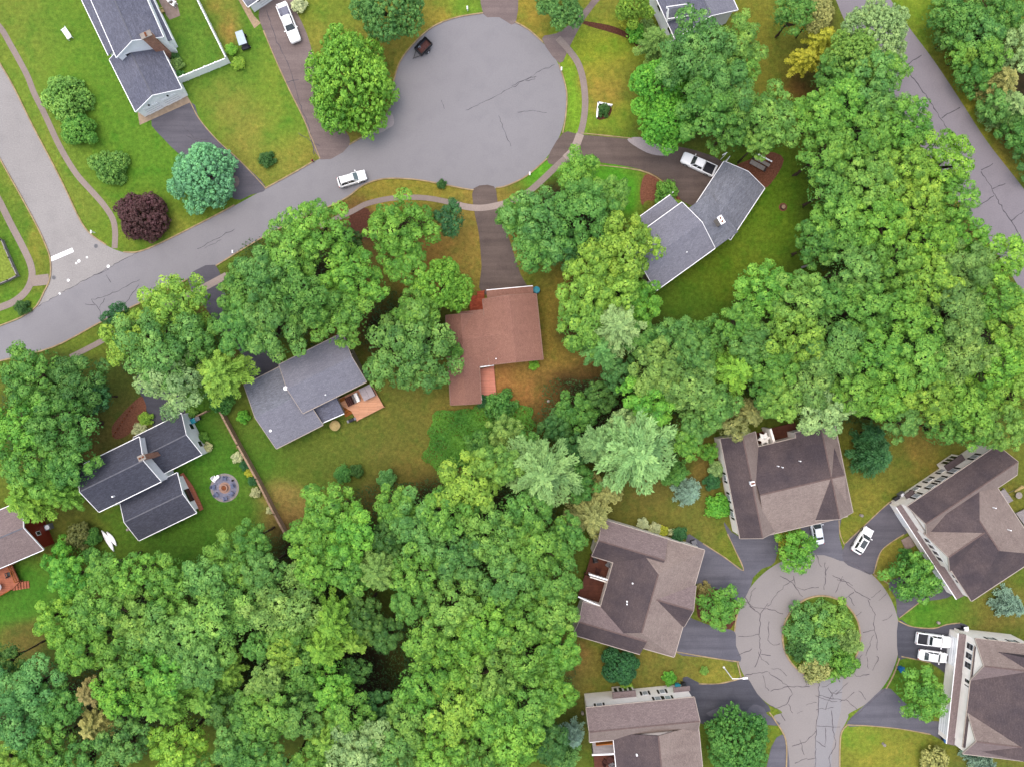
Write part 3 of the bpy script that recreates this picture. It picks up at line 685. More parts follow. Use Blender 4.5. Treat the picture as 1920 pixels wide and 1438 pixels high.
def panel(root, name, side, s0, s1, z0, z1, mat, proud=0.05, parent=None, out=None):
    """a door, window or shutter lying on a wall; s0..s1 metres along it"""
    A_, B_ = Vector(side[0]), Vector(side[1]); A_.z = B_.z = 0
    u = (B_ - A_).normalized()
    n = Vector((u.y, -u.x, 0)) if out is None else out
    mb = MB(); m_ = A_ + u * ((s0 + s1) / 2) + n * (proud / 2 - 0.01) + Vector((0, 0, (z0 + z1) / 2))
    mb.box(m_, (s1 - s0, proud + 0.02, z1 - z0), math.atan2(u.y, u.x))
    return mb.build(name, mat, parent or root)

def outward(w, key):
    a, b = w[key]; c = w['q'](w['L'] / 2, w['W'] / 2, 0); m_ = (a + b) / 2
    u = (b - a).normalized(); n = Vector((u.y, -u.x, 0))
    return n if (m_ - Vector((c.x, c.y, 0))).dot(n) > 0 else -n

def window(root, w, key, s, width, z0, z1, frame='white', shut=None):
    n = outward(w, key) if 'q' in w else w['out']
    fr = panel(root, 'window', w[key], s - width / 2 - .08, s + width / 2 + .08, z0 - .08, z1 + .08, frame, .04, out=n)
    panel(root, 'pane', w[key], s - width / 2, s + width / 2, z0, z1, 'panepale' if shut else 'glass', .055, parent=fr, out=n)
    if shut:
        for d in (-1, 1):
            c = s + d * (width / 2 + .30); panel(root, 'shutter', w[key], c - .15, c + .15, z0 - .05, z1 + .05, 'shutter', .07, out=n)

def garage_door(root, w, key, s, width, h=2.2, mat='white'):
    n = outward(w, key) if 'q' in w else w['out']
    d = panel(root, 'garage_door', w[key], s - width / 2, s + width / 2, 0.02, h, mat, .05, out=n)
    for i in range(1, 4): panel(root, 'panel_groove', w[key], s - width / 2 + .05, s + width / 2 - .05, h * i / 4 - .02, h * i / 4 + .02, 'gray', .058, parent=d, out=n)

def chimney(root, px, py, size, z0, z1, rz, mat='brick', cap='stone'):
    p = P(px, py, z1)
    mb = MB(); mb.box((p.x, p.y, (z0 + z1) / 2), (size[0], size[1], z1 - z0), rz); c = mb.build('chimney', mat, root)
    mb = MB(); mb.box((p.x, p.y, z1 + .06), (size[0] + .18, size[1] + .18, .12), rz); mb.build('chimney_cap', cap, c)
    mb = MB()
    for d in (-.25, .25): mb.box((p.x + math.cos(rz) * d * size[0], p.y + math.sin(rz) * d * size[0], z1 + .18), (.28, .28, .14), rz)
    mb.build('flue', 'fire_iron', c)

def vent(root, px, py, z, r=0.09, h=0.4, mat='white'):
    p = P(px, py, z); mb = MB(); mb.tube((p.x, p.y, z - .4), (p.x, p.y, z + h), r, r, 8); mb.build('roof_vent', mat, root)

def deck(root, pts, z, mat, name='deck', th=0.2, rail=None, railmat='white', smooth=False):
    w = [P(x, y, z) for x, y in pts]
    if sum((w[i].x * w[(i + 1) % len(w)].y - w[(i + 1) % len(w)].x * w[i].y) for i in range(len(w))) < 0: w = w[::-1]
    mb = MB(); mb.slab(w, th)
    for p in w:
        if z > .35: mb.box((p.x, p.y, (z - th) / 2), (.14, .14, z - th))
    o = mb.build(name, mat, root)
    if rail:
        mb = MB()
        for path in rail:
            q = [P(x, y, z) for x, y in path]
            for a, b in zip(q, q[1:]):
                d = b - a; n = max(1, int(d.length / 1.6)); rz = math.atan2(d.y, d.x)
                for hh in (.5, 1.0): mb.box((a + b) / 2 + Vector((0, 0, hh)), (d.length, .08, .07), rz)
                for i in range(n + 1): mb.box(a.lerp(b, i / n) + Vector((0, 0, .5)), (.09, .09, 1.04), rz)
                for i in range(int(d.length / .14)): mb.box(a.lerp(b, (i + .5) / int(d.length / .14)) + Vector((0, 0, .52)), (.03, .03, .9), rz)
        mb.build('railing', railmat, o)
    return o

ang = lambda dx, dy: math.atan2(-dy, dx)

def house(name, label, px, py): return thing(name, label, 'house', P(px, py, 0))

# grey two storey house with white gables, upper left
h = house('house', 'long grey roofed house with white gables and leaning brick chimney beside white vinyl fence', 262, 100)
w = wing(h, (150,-47), (218,108), (304,66), 5.4, 2.2, 'r_gray_top', 'whitewall', ov=.16)
for s in (1.6, 6.2): window(h, w, 'e1', s, .9, 3.6, 4.9)
w = wing(h, (205,112), (254,210), (342,170), 2.8, 2.0, 'r_gray_top', 'whitewall', ov=.16)
garage_door(h, w, 'e1', 2.2, 2.6); garage_door(h, w, 'e1', 5.6, 2.6)
for s in (0.5, 3.9, 7.2):
    pass
for s in (2.2, 5.6): panel(h, 'wall_lamp', w['e1'], s - .12, s + .12, 2.45, 2.75, 'black', .16, out=outward(w, 'e1'))
shed(h, (128,-52), (203,104), (240,90), 1.9, 2.7, .9, 'r_gray_top', 'whitewall')
shed(h, (262,-52), (323,75), (250,70), 3.2, 2.7, 1.5, 'r_gray_top', 'whitewall')
chimney(h, 274, 66, (.75, 1.6), 0, 7.4, ang(28, 62))
# garage at the top edge
h = house('garage', 'white walled garage with dark windows at the top edge beside brown driveway with pickup', 490, 10); h['category'] = 'garage'
w = wing(h, (464,13), (516,-23), (466,-95), 2.8, 1.8, 'r_gray_mid', 'whitewall', gut=True)
n = outward(w, 'a')
garage_door(h, w, 'a', 3.2, 3.4)
for s in (1.6, 2.7, 3.8, 4.9): panel(h, 'window', w['a'], s - .28, s + .28, 1.7, 2.05, 'glass', .08, out=n)
# grey house with dormer at the top
h = house('house', 'grey roofed house with white dormer cut off by the top edge above leafy trees', 1300, 20)
w = wing(h, (1214,-40), (1266,73), (1384,20), 4.6, 2.6, 'r_gray_top', 'whitewall', roof2='r_gray_light')
for s in (4, 8): window(h, w, 'a', s, 1.0, 2.6, 3.9)
wing(h, (1292,8), (1250,14), (1257,34), 6.2, 1.1, 'r_gray_mid', 'whitewall', ov=.2, z0=4.6)
# grey bent house, right of the cul-de-sac
h = house('house', 'bent pale grey roofed house with front porch roof and white chimney behind the brown driveway', 1330, 430)
g = 'r_gray_light'
w = wing(h, (1168,460), (1279,380), (1340,466), 4.6, 2.0, g, 'beigewall')
wing(h, (1255,417), (1331,362), (1383,436), 4.35, 1.75, 'r_gray_mid', 'beigewall', hip1=4.2, gut=False)
w = wing(h, (1294,400), (1358,303), (1435,351), 3.0, 1.7, 'r_gray_mid', 'beigewall')
garage_door(h, w, 'a', 6.6, 3.2); garage_door(h, w, 'a', 10, 2.4)
shed(h, (1194,411), (1257,366), (1275,395), 2.6, 2.7, .8, 'r_gray_light', None)
mb = MB()
for x, y in ((1198,411),(1226,391),(1255,369)): p = P(x, y, 0); mb.tube((p.x, p.y, 0), (p.x, p.y, 2.6), .09, .09)
mb.build('porch_post', 'white', h)
chimney(h, 1352, 413, (1.15, .62), 4.5, 7.6, ang(13, 22), 'stone', 'white')
vent(h, 1287, 474, 5.6); p = P(1216, 530, 5.2); mb = MB(); mb.box((p.x, p.y, p.z - .05), (.35, 1.1, .22), ang(30, 60)); mb.build('skylight', 'glass', h)
mb = MB(); p = P(1351, 300, 0); mb.tube((p.x, p.y, 0), (p.x, p.y, 2.9), .05, .05); mb.box((p.x - .2, p.y, 2.95), (.9, .12, .12), .5); mb.build('downpipe', 'white', h)
# red-brown house in the middle
h = house('house', 'red brown roofed house with salmon deck and brick stoop in the middle of the picture', 935, 650)
w = wing(h, (1005,551), (1018,674), (918,684), 3.4, 1.7, 'r_brown', 'brownwall', trim='browntrim')
garage_door(h, w, 'e0', 5.2, 4.6, 2.1)
wing(h, (836,592), (845,759), (902,753.5), 2.9, 1.3, 'r_brown', 'brownwall', trim='browntrim')
wing(h, (862,585), (935,577), (945,682), 3.0, 1.5, 'r_brown', 'brownwall', gut=False, rake=(False, False))
shed(h, (912,545), (999,537), (960,600), 2.2, 2.5, .8, 'r_brown', None)
mb = MB()
for x in (914, 955, 997): p = P(x, 546 - (x - 914) * .09, 0); mb.box((p.x, p.y, 1.2), (.14, .14, 2.4))
mb.build('porch_post', 'brownwall', h)
deck(h, [(899,692),(926,687),(931,745),(903,749)], .5, 'deck_salmon', rail=None)
mb = MB()
for a, b in (((896,689),(926,685)), ((896,689),(903,750))):
    a, b = P(*a, 2.6), P(*b, 2.6); mb.box((a + b) / 2, ((b - a).length, .16, .16), math.atan2((b - a).y, (b - a).x))
mb.build('gutter', 'white', h)
deck(h, [(880,563),(895,561),(894.5,547),(908,545),(909,580),(881,583)], .4, 'redbrick', name='stoop')
mb = MB()
for i in range(3):
    a, b = P(884 + i * .2, 563 - i * 2.6 - 1, 0), P(895, 562 - i * 2.6 - 1, 0); mb.box((a + b) / 2 + Vector((0, 0, .15 - .05 * i)), ((b - a).length, .3, .3 - .1 * i), .1)
mb.build('step', 'redbrick', h)
vent(h, 930, 673, 4.6)
# pale grey house with orange deck
h = house('house', 'pale grey roofed house with bright orange deck between leafy trees and back lawn', 590, 730)
w = wing(h, (523,684), (642,625), (692,713), 4.6, 1.9, 'r_gray_light', 'beigewall', roof2='r_gray_light', trim='creamtrim')
for s in (2.5, 6.5): window(h, w, 'e1', s, 1.0, 2.8, 4.0)
wing(h, (457.5,722), (545,677.5), (606.5,795.5), 3.0, 2.2, 'r_gray_mid', 'beigewall', roof2='r_gray_light', trim='creamtrim')
shed(h, (597,795.5), (645,774.5), (600,760), 3.4, 2.6, .7, 'r_gray_top', 'beigewall')
deck(h, [(634,748),(696,719),(720,763),(669,789),(659,771),(640,760)], .7, 'deck_orange')
mb = MB()
for i in range(5):
    a = P(638 + i * 3.2, 750 + i * 6.2, 0); mb.box((a.x + .35, a.y, .36 - i * .06), (1.5, .55, .72 - i * .12), ang(9, -5))
mb.build('stair', 'deck_ochre', h)
vent(h, 537, 728, 5.9, .35, .5); vent(h, 508, 807, 3.9, .22, .3); vent(h, 611, 740, 5.6)
# slate house at the left
h = house('house', 'dark slate roofed house of three wings with white gables beside round fire pit patio', 265, 890)
w = wing(h, (144.5,876), (261,819), (302,902), 5.4, 2.1, 'r_slate', 'whitewall', ov=.16)
w2 = wing(h, (250,820), (340,775), (377,852), 3.1, 1.9, 'r_slate', 'whitewall', ov=.16)
garage_door(h, w2, 'a', 6.4, 4.6)
for s in (2.2, 5.4): window(h, w2, 'e1', s, .9, 1.0, 2.1)
w3 = wing(h, (224,938), (332,886), (369.6,960), 2.8, 1.4, 'r_slate', 'whitewall', ov=.6)
window(h, w3, 'e1', 3.4, 2.2, .3, 2.2)
chimney(h, 266, 857.5, (1.0, .7), 2, 9.0, ang(9, -4), 'brick', 'stone')
deck(h, [(337,889),(343,886),(362,912),(374,938),(381,954),(374,958),(362,935),(350,912)], .25, 'deck_red')
vent(h, 213, 930, 6.2, .14)
panel(h, 'wall_lamp', w3['b'], 4.6, 4.9, 1.8, 2.2, 'white', .5, out=outward(w3, 'b'))
# red house at the left edge
h = house('house', 'red walled house with faded roof and red deck stairs cut off by the left edge', 10, 1010)
w = wing(h, (-70,1094), (81,1030), (42,938), 3.6, 2.2, 'r_mauve', 'redwall', trim='white')
for s, z in ((2.4, 2.2), (5.6, 1.0)): window(h, w, 'e1', s, .55, z, z + .8)
deck(h, [(-30,1080),(2,1066),(22,1058),(36,1090),(24,1103),(0,1116),(-30,1128)], .9, 'deck_red', rail=[[(23,1060),(36,1089)],[(24,1104),(0,1117),(-28,1129)]], railmat='deck_ochre')
mb = MB()
for i in range(6):
    a = P(32 + i * 4.3, 1097 - i * .4, 0); mb.box((a.x, a.y, .42 - i * .07), (.36, 1.2, .84 - i * .14), ang(10, -1))
mb.build('stair', 'deck_red', h)
# condominium with star umbrella
RB = dict(trim='white')
h = house('condominium', 'brown roofed condominium with white star shaped parasol on its back deck below the big wood', 1470, 900)
w = wing(h, (1351,822), (1388,1009), (1453,996), 4.5, 2.3, 'r_dark', 'cream', trim='creamtrim', ov=.22, roof2='r_tan', lift=.03)
for s in (6.5, 9.8, 12.6): window(h, w, 'a', s, .8, 1.2, 2.6, shut=True)
wing(h, (1565,795), (1599,960), (1525,975), 4.5, 2.3, 'r_tan', 'cream', trim='creamtrim', ov=.22, roof2='r_dark', lift=.02)
w = wing(h, (1397,843.5), (1552,807), (1590,967), 4.5, 2.27, 'r_dark', 'cream', trim='creamtrim', ov=.22, roof2='r_tan', rake=(False, False))
garage_door(h, w, 'b', 4.2, 3.4); garage_door(h, w, 'b', 9.5, 2.6)
deck(h, [(1417,812),(1441,805),(1447,832),(1421,838)], .5, 'deck_brown'); deck(h, [(1445,803),(1490,791),(1500,819),(1452,830)], .5, 'deck_red' if False else 'deck_brown')
a, b = P(1442, 803, 3), P(1450, 830, 3); mb = MB(); mb.box((a + b) / 2 - Vector((0, 0, 1.2)), ((b - a).length, .35, 3.6), ang(8, 27)); mb.build('privacy_wall', 'cream', h)
for x, y in ((1458.5,873.5),(1466.5,875.5),(1499.5,864)): vent(h, x, y, 5.9)
chimney(h, 1411, 906, (.5, .5), 5, 7.4, .2, 'white', 'white')
# condominium with recessed twin decks
h = house('condominium', 'brown roofed condominium with two recessed dark decks facing the lower wood', 1205, 1110)
wing(h, (1321,1031), (1264,1231), (1112,1188), 4.5, 2.5, 'r_tan', 'cream', trim='creamtrim', ov=.22, roof2='r_dark', hip0=5.2, hip1=3.0)
wing(h, (1130,974), (1252,1010.5), (1231,1078), 4.5, 1.9, 'r_mauve', 'cream', trim='creamtrim', ov=.22, roof2='r_dark', lift=.03, rake=(True, False))
wing(h, (1075,1189), (1200,1226), (1218,1165), 4.5, 1.7, 'r_dark', 'cream', trim='creamtrim', ov=.22, roof2='r_mauve', lift=.03, rake=(True, False))
wing(h, (1232,1076.5), (1305,1097.5), (1283,1174.5), 4.5, 2.1, 'r_mauve', 'cream', trim='creamtrim', ov=.22, roof2='r_dark', lift=.05, gut=False)
deck(h, [(1108,1041),(1150,1053),(1138,1086),(1098,1075)], 1.2, 'deck_brown'); deck(h, [(1097,1077),(1138,1088),(1126,1134),(1082,1120)], 1.2, 'deck_brown')
mb = MB()
for a, b in (((1110,1041),(1150,1053)), ((1150,1053),(1127,1136)), ((1104,1075.5),(1139,1086.5)), ((1084,1118),(1126,1136))):
    a, b = P(*a, 4.3), P(*b, 4.3); mb.box((a + b) / 2, ((b - a).length, .2, .2), math.atan2((b - a).y, (b - a).x))
mb.build('deck_beam', 'white', h)
a, b = P(1104, 1075.5, 2), P(1139, 1086.5, 2); mb = MB(); mb.box((a + b) / 2, ((b - a).length, .15, 3.6), math.atan2((b - a).y, (b - a).x)); mb.build('privacy_wall', 'cream', h)
for x, y in ((1185.5,1092),(1175,1126),(1175,1131)): vent(h, x, y, 5.6, .12)
# condominium with the big dark roof at the right edge
h = house('condominium', 'large brown hipped condominium with windowed cream side wall right of the turning circle', 1810, 990)
wm = wing(h, (1705,949), (1822,1126), (1952,1038), 5.4, 3.1, 'r_dark', 'cream', trim='creamtrim', ov=.22, roof2='r_tan', hip0=6.4, hip1=6.0)
w = wing(h, (1701.7,949), (1870.7,835), (1907,889.5), 5.4, 2.3, 'r_dark', 'cream', trim='creamtrim', ov=.22, roof2='r_tan', lift=.03)
for s in (2.6, 5.4, 7.4, 9.8, 13.8): window(h, w, 'a', s, .75, 2.9, 4.3, shut=True)
for s in (4.0, 6.6, 9.2): window(h, w, 'a', s, .75, .7, 1.9, shut=True)
n = outward(w, 'a')
panel(h, 'bay', w['a'], 9.6, 12.6, .2, 2.5, 'cream', .9, out=n); panel(h, 'bay_roof', w['a'], 9.4, 12.8, 2.5, 2.75, 'r_dark', 1.05, out=n)
for s in (10.3, 11.1, 11.9): panel(h, 'window', w['a'], s - .28, s + .28, .8, 2.2, 'glass', .93, out=n)
panel(h, 'door_canopy', w['a'], 1.4, 3.0, 2.5, 2.7, 'r_dark', .8, out=n)
w2 = wing(h, (1799,955), (1733,1000), (1783,1070), 5.4, 2.9, 'r_tan', 'cream', trim='creamtrim', ov=.22, roof2='r_dark', lift=.05, rake=(False, True))
for s in (1.5, 2.7, 3.9, 5.1): window(h, w2, 'e1', s, .7, 3.7, 5.0)
w3 = shed(h, (1681,950), (1794,1123), (1770,1000), 2.6, 2.8, .7, 'r_mauve', 'cream')
for s in (3.0, 14.0): garage_door(h, w3, 'a', s, 2.8)
for s in (1.6, 2.6, 3.6, 12.5, 13.5, 14.5): window(h, wm, 'a', s, .5, 4.0, 5.0)
deck(h, [(1869,925),(1884,916),(1900,938),(1886,946)], .6, 'deck_gray', name='landing'); deck(h, [(1905,962),(1930,950),(1950,990),(1922,985)], .6, 'deck_gray')
deck(h, [(1690,1012),(1706,1004),(1716,1022),(1699,1032)], .15, 'patio', name='stoop')
vent(h, 1864.5, 951.5, 7.2); vent(h, 1892.5, 993, 7.2)
# condominium cut by the bottom edge
h = house('condominium', 'brown roofed condominium with white windowed wall and bay window cut off by the bottom edge', 1210, 1400)
w = wing(h, (1099,1327), (1302,1307), (1308,1371), 5.6, 2.2, 'r_mauve', 'cream', trim='creamtrim', ov=.22, roof2='r_tan', lift=.02, rake=(True, True))
wing(h, (1309,1358), (1324,1510), (1164,1526), 5.6, 2.2, 'r_tan', 'cream', trim='creamtrim', ov=.22, roof2='r_dark', rake=(False, True))
for s, z in ((2.0, 4.2), (11.4, 3.9), (13.0, 4.0)): window(h, w, 'a', s, .8, z - .2, z + 1.0, shut=True)
for s in (9.8, 12.6): window(h, w, 'a', s, .7, 1.4, 2.6, shut=True)
n = outward(w, 'a')
panel(h, 'bay', w['a'], 4.6, 8.0, .3, 2.6, 'cream', .8, out=n); b = panel(h, 'bay_roof', w['a'], 4.4, 8.2, 2.6, 2.9, 'r_mauve', 1.0, out=n)
for s in (5.1, 5.9, 6.7, 7.5): panel(h, 'window', w['a'], s - .25, s + .25, .9, 2.3, 'glass', .83, out=n)
panel(h, 'door_canopy', w['a'], 14.3, 17.0, 2.6, 2.8, 'r_mauve', .8, out=n)
deck(h, [(1110,1388),(1150,1384),(1153,1413),(1113,1416)], 3.0, 'deck_ochre' if False else 'deck_gray'); deck(h, [(1113,1417),(1154,1414),(1162,1500),(1120,1500)], 2.2, 'deck_brown')
mb = MB()
for a, b in (((1106,1390),(1150,1384.5)), ((1150.5,1384.5),(1158,1470)), ((1110,1414.5),(1153,1412.5))):
    a, b = P(*a, 5.5), P(*b, 5.5); mb.box((a + b) / 2, ((b - a).length, .2, .2), math.atan2((b - a).y, (b - a).x))
mb.build('deck_beam', 'white', h)
a, b = P(1116, 1389, 4), P(1149, 1386, 4); mb = MB(); mb.box((a + b) / 2, ((b - a).length, .15, 2.6), math.atan2((b - a).y, (b - a).x)); mb.build('privacy_wall', 'deck_ochre', h)
vent(h, 1193.5, 1413, 6.6, .16)
# condominium with twin white gables, lower right
h = house('condominium', 'brown roofed condominium with twin white gables and garages behind the two parked white vehicles', 1860, 1300)
wing(h, (1828,1212), (1806,1400), (1990,1421), 5.6, 2.9, 'r_dark', 'cream', trim='creamtrim', ov=.22, roof2='r_tan', hip0=.1, hip1=.1, gut=True)
w = wing(h, (1945,1210), (1829,1197), (1821,1275), 5.6, 2.6, 'r_tan', 'cream', trim='creamtrim', ov=.22, roof2='r_mauve', lift=.03)
w1 = wing(h, (1930,1350), (1815,1336), (1803,1412), 5.6, 2.6, 'r_tan', 'cream', trim='creamtrim', ov=.22, roof2='r_mauve', lift=.03)
for ww in (w, w1):
    for s in (1.5, 3.0, 4.5): window(h, ww, 'e1', s, .9, 3.6, 5.0)
for s in (2.5, 6.0): window(h, w, 'b' if False else 'a', s, .8, 3.4, 4.7, shut=True)
fw = (P(1822, 1277, 0), P(1817, 1336, 0)); nn = (P(1700, 1260, 0) - P(1820, 1273, 0)).normalized()
s3 = shed(h, (1798,1187), (1775.5,1394), (1850,1290), 2.6, 2.8, .8, 'r_mauve', 'cream')
fa, fb = P(1826, 1230, 5.6), P(1810, 1385, 5.6); fa.z = fb.z = 0; ff = (fa - s3['out'] * .2, fb - s3['out'] * .2)
for s in (4.4, 5.3, 6.2, 7.1, 8.0, 8.9): panel(h, 'window', ff, s - .26, s + .26, 3.9, 5.1, 'glass', .06, out=s3['out'])
for s in (3.1, 14.4): garage_door(h, s3, 'a', s, 4.6)

# ------------------------------------------------------------------ fences and yard things
def fence(label, pts, h, mat, name, th=0.05, post=1.8, postmat=None, rails=False):
    t = thing(name, label, 'fence', P(*pts[0]))
    for a, b in zip(pts, pts[1:]):
        a, b = P(*a), P(*b); d = b - a; rz = math.atan2(d.y, d.x)
        mb = MB()
        if rails:
            for z in (.35, .75, 1.15): mb.box((a + b) / 2 + Vector((0, 0, z)), (d.length, .05, .13), rz)
        else: mb.box((a + b) / 2 + Vector((0, 0, h / 2 + .03)), (d.length, th, h - .06), rz)
        mb.build('panel', mat, t)
        mb = MB(); mb.box((a + b) / 2 + Vector((0, 0, h + .02)), (d.length, th + .09, .07), rz); mb.build('top_rail', mat, t)
        n = max(1, round(d.length / post))
        for i in range(n + 1):
            p = a.lerp(b, i / n); mb = MB(); mb.box(p + Vector((0, 0, h / 2 + .06)), (.14, .14, h + .12), rz); mb.box(p + Vector((0, 0, h + .15)), (.19, .19, .06), rz)
            mb.build('post', postmat or mat, t)
    return t
fence('tall white vinyl privacy fence round the lawn beside the grey house at upper left', [(334,159),(432,119),(369,-8)], 1.8, 'vinyl', 'vinyl_fence')
fence('long brown weathered board fence between the fire pit garden and the open lawn', [(419,770),(452,832),(487,895),(520,960),(546,1008)], 1.6, 'fencewood', 'board_fence', .22, 2.4)
fence('short brown board fence joining the slate house to the round bush', [(376,779),(394,770)], 1.4, 'fencewood', 'board_fence', .1, 2.0)
fence('pale picket frame of the vegetable plot at the left edge', [(0,447),(8,452),(22,485),(37,518),(20,527),(0,535)], .7, 'deck_gray', 'plot_fence', .06, 1.4)
fence('low white L shaped edging fence round the small flower bed on the lawn', [(1118.5,222),(1121,195),(1146,200)], .55, 'white', 'edging_fence', .16, 2.6)
for pts, lab in (([(1121,197),(1145,201),(1146,212),(1138,222),(1120,224)], 0),):
    sheet('planting_bed', pts, 0.016, 'mulch_dark', 3)
sheet('planting_bed', [(0,452),(8,458),(20,488),(34,516),(0,530)], 0.016, m_plain('leafy_soil', A(150,170,70), .95, .1, .4, 2.5), smooth=False)

# street light by the turning circle
t = thing('street_lamp', 'slim white street lamp with bent arm on the grass tip beside the turning circle', 'street lamp', P(1357,1250))
p = P(1357, 1250); mb = MB(); mb.tube((p.x, p.y, 0), (p.x, p.y, 4.6), .09, .07); mb.lathe([(.16, 0), (.16, .25), (.1, .3)], (p.x, p.y, 0), 10); mb.build('post', 'white', t)
mb = MB(); mb.tube((p.x, p.y, 4.58), (p.x + 1.0, p.y + .12, 4.85), .06, .05); mb.tube((p.x + 1.0, p.y + .12, 4.85), (p.x + 1.6, p.y + .15, 4.8), .05, .05); mb.build('arm', 'white', t)
mb = MB(); mb.box((p.x + 1.95, p.y + .17, 4.79), (.8, .26, .14), .06); mb.build('lamp_head', 'white', t)

def mailbox(x, y, lab):
    p = P(x, y); t = thing('mailbox', lab, 'mailbox', p)
    mb = MB(); mb.box((p.x, p.y, .5), (.12, .12, 1.0)); mb.build('post', 'white', t)
    mb = MB(); r = [(-.12, 0), (.12, 0), (.12, .14), (.07, .22), (-.07, .22), (-.12, .14)]
    mb.loft([[(p.x + a, p.y - .32 + k, 1.0 + b) for a, b in r] for k in (0, .5)], True, False); mb.build('box', 'white', t)
mailbox(877, 21, 'white mailbox on a white post at the top kerb of the cul de sac')
mailbox(993, 329, 'white mailbox on a post in the bright grass strip below the cul de sac')
mailbox(178, 437, 'white mailbox in the grass wedge beside the left footpath corner')
mailbox(441, 474, 'white mailbox on the dry verge under the tree by the lower kerb')
# hydrant
p = P(587, 303); t = thing('fire_hydrant', 'small red fire hydrant at the kerb by the mouth of the brown driveway', 'fire hydrant', p)
mb = MB(); mb.lathe([(.18, 0), (.18, .06), (.12, .08), (.12, .55), (.17, .56), (.15, .68), (.05, .78)], (p.x, p.y, 0), 12); mb.build('barrel', m_plain('hydrant_red', A(170, 60, 45), .5), t)
mb = MB(); mb.tube((p.x - .24, p.y, .42), (p.x + .24, p.y, .42), .07, .07); mb.build('nozzle', 'bedgray', t)

# white garden bench on the upper left lawn
p = P(128, 67); t = thing('garden_bench', 'white slatted garden bench alone on the upper left lawn', 'bench', p, ang(14, 20))
mb = MB()
for i in range(5): mb.box((0, -.28 + i * .15, .45), (1.75, .125, .05))
mb.build('seat', 'white', t, True)
mb = MB()
for i in range(4): mb.box((0, .48 + i * .04, .55 + i * .13), (1.75, .05, .1), 0, .25)
mb.build('backrest', 'white', t, True)
for sx in (-1, 1):
    mb = MB()
    for y in (-.32, .42): mb.box((sx * .82, y, .22), (.08, .08, .44))
    mb.build('leg', 'white', t, True)
    mb = MB(); mb.box((sx * .86, .05, .68), (.1, .85, .06)); mb.box((sx * .86, -.33, .55), (.08, .08, .24)); mb.build('armrest', 'white', t, True)

# small cart with a pale blue roof
p = P(459, 81); t = thing('garden_cart', 'small four wheeled cart with pale blue roof and dark frame beside two lime bushes', 'cart', p, ang(8, 24))
mb = MB(); mb.slab([(-1.15, -.62, 1.75), (1.1, -.68, 1.7), (1.1, .68, 1.7), (-1.15, .62, 1.75)], .07); mb.build('roof', 'paleblue', t, True)
mb = MB(); mb.box((0, 0, .42), (2.5, 1.1, .22)); mb.box((1.25, 0, .62), (.35, 1.0, .35)); mb.box((-1.3, 0, .6), (.4, .9, .3)); mb.build('body', 'bedliner', t, True)
mb = MB(); mb.box((-.25, 0, .72), (.6, 1.0, .14)); mb.box((-.62, 0, 1.0), (.12, 1.0, .5)); mb.build('seat', 'darkcloth', t, True)
for x in (-1.1, 1.05):
    for y in (-.6, .6):
        mb = MB(); mb.tube((x * .85, y, .5), (x * .95, y, 1.7), .03, .03, 6); mb.build('roof_post', 'black', t, True)
for x in (-.95, 1.0):
    for y in (-.62, .62):
        mb = MB(); mb.tube((x, y - .1, .24), (x, y + .1, .24), .24, .24, 12); wo = mb.build('wheel', 'rubber', t, True)
        mb = MB(); mb.tube((x, y - .11, .24), (x, y + .11, .24), .12, .12, 10); o = mb.build('rim', 'rim', wo, True)

# utility trailer at the cul-de-sac kerb
p = P(795, 92); t = thing('utility_trailer', 'black open box trailer loaded with brown mulch at the kerb of the cul de sac', 'trailer', p, ang(20, -21))
mb = MB(); mb.box((0, 0, .52), (2.6, 1.6, .08)); mb.build('floor', 'bedliner', t, True)
mb = MB()
for y in (-.8, .8): mb.box((0, y, .85), (2.6, .06, .65))
for x in (-1.3, 1.3): mb.box((x, 0, .85), (.06, 1.6, .65))
mb.build('side_board', 'black', t, True)
mb = MB(); mb.tube((-1.3, .55, .45), (-2.4, 0, .42), .05, .05, 6); mb.tube((-1.3, -.55, .45), (-2.4, 0, .42), .05, .05, 6); mb.tube((-2.35, 0, .42), (-2.6, 0, .44), .06, .06, 6); mb.build('drawbar', 'black', t, True)
for y in (-.98, .98):
    mb = MB(); mb.tube((0, y - .11, .33), (0, y + .11, .33), .33, .33, 16); wo = mb.build('wheel', 'rubber', t, True)
    mb = MB(); mb.tube((0, y - .12, .33), (0, y + .12, .33), .17, .17, 12); mb.build('rim', 'paintwhite', wo, True)
    mb = MB(); mb.box((0, y, .72), (.9, .24, .04)); mb.box((.5, y, .62), (.2, .24, .04), 0, 0, .9); mb.box((-.5, y, .62), (.2, .24, .04), 0, 0, -.9); f = mb.build('fender', 'bedliner', t, True)
mb = MB(); rr = random.Random(5)
def heap(mb, cx, cy, z, lx, ly, hh, n=9):
    g = [[(cx + lx * (i / n - .5), cy + ly * (j / n - .5), z + hh * (1 - (2 * i / n - 1) ** 4) * (1 - (2 * j / n - 1) ** 4) * rr.uniform(.6, 1)) for j in range(n + 1)] for i in range(n + 1)]
    for i in range(n):
        for j in range(n): mb.face([g[i][j], g[i + 1][j], g[i + 1][j + 1], g[i][j + 1]], True)
heap(mb, .1, -.1, .56, 2.2, 1.3, .3)
tag(mb.build('mulch_load', 'rust', None), 'heap of red brown mulch lying in the black box trailer', 'mulch heap')
o = bpy.data.objects['mulch_load']; o.location = p; o.rotation_euler = (0, 0, ang(20, -21))
o = tag((lambda mb: (mb.lathe([(.16, 0), (.2, .3), (.19, .3), (.15, .04)], (0, 0, .57), 12), mb.build('bucket', 'paleblue'))[1])(MB()), 'pale bucket standing in the front corner of the black trailer', 'bucket')
o.location = p + Vector((-.62, -.15, 0)); 

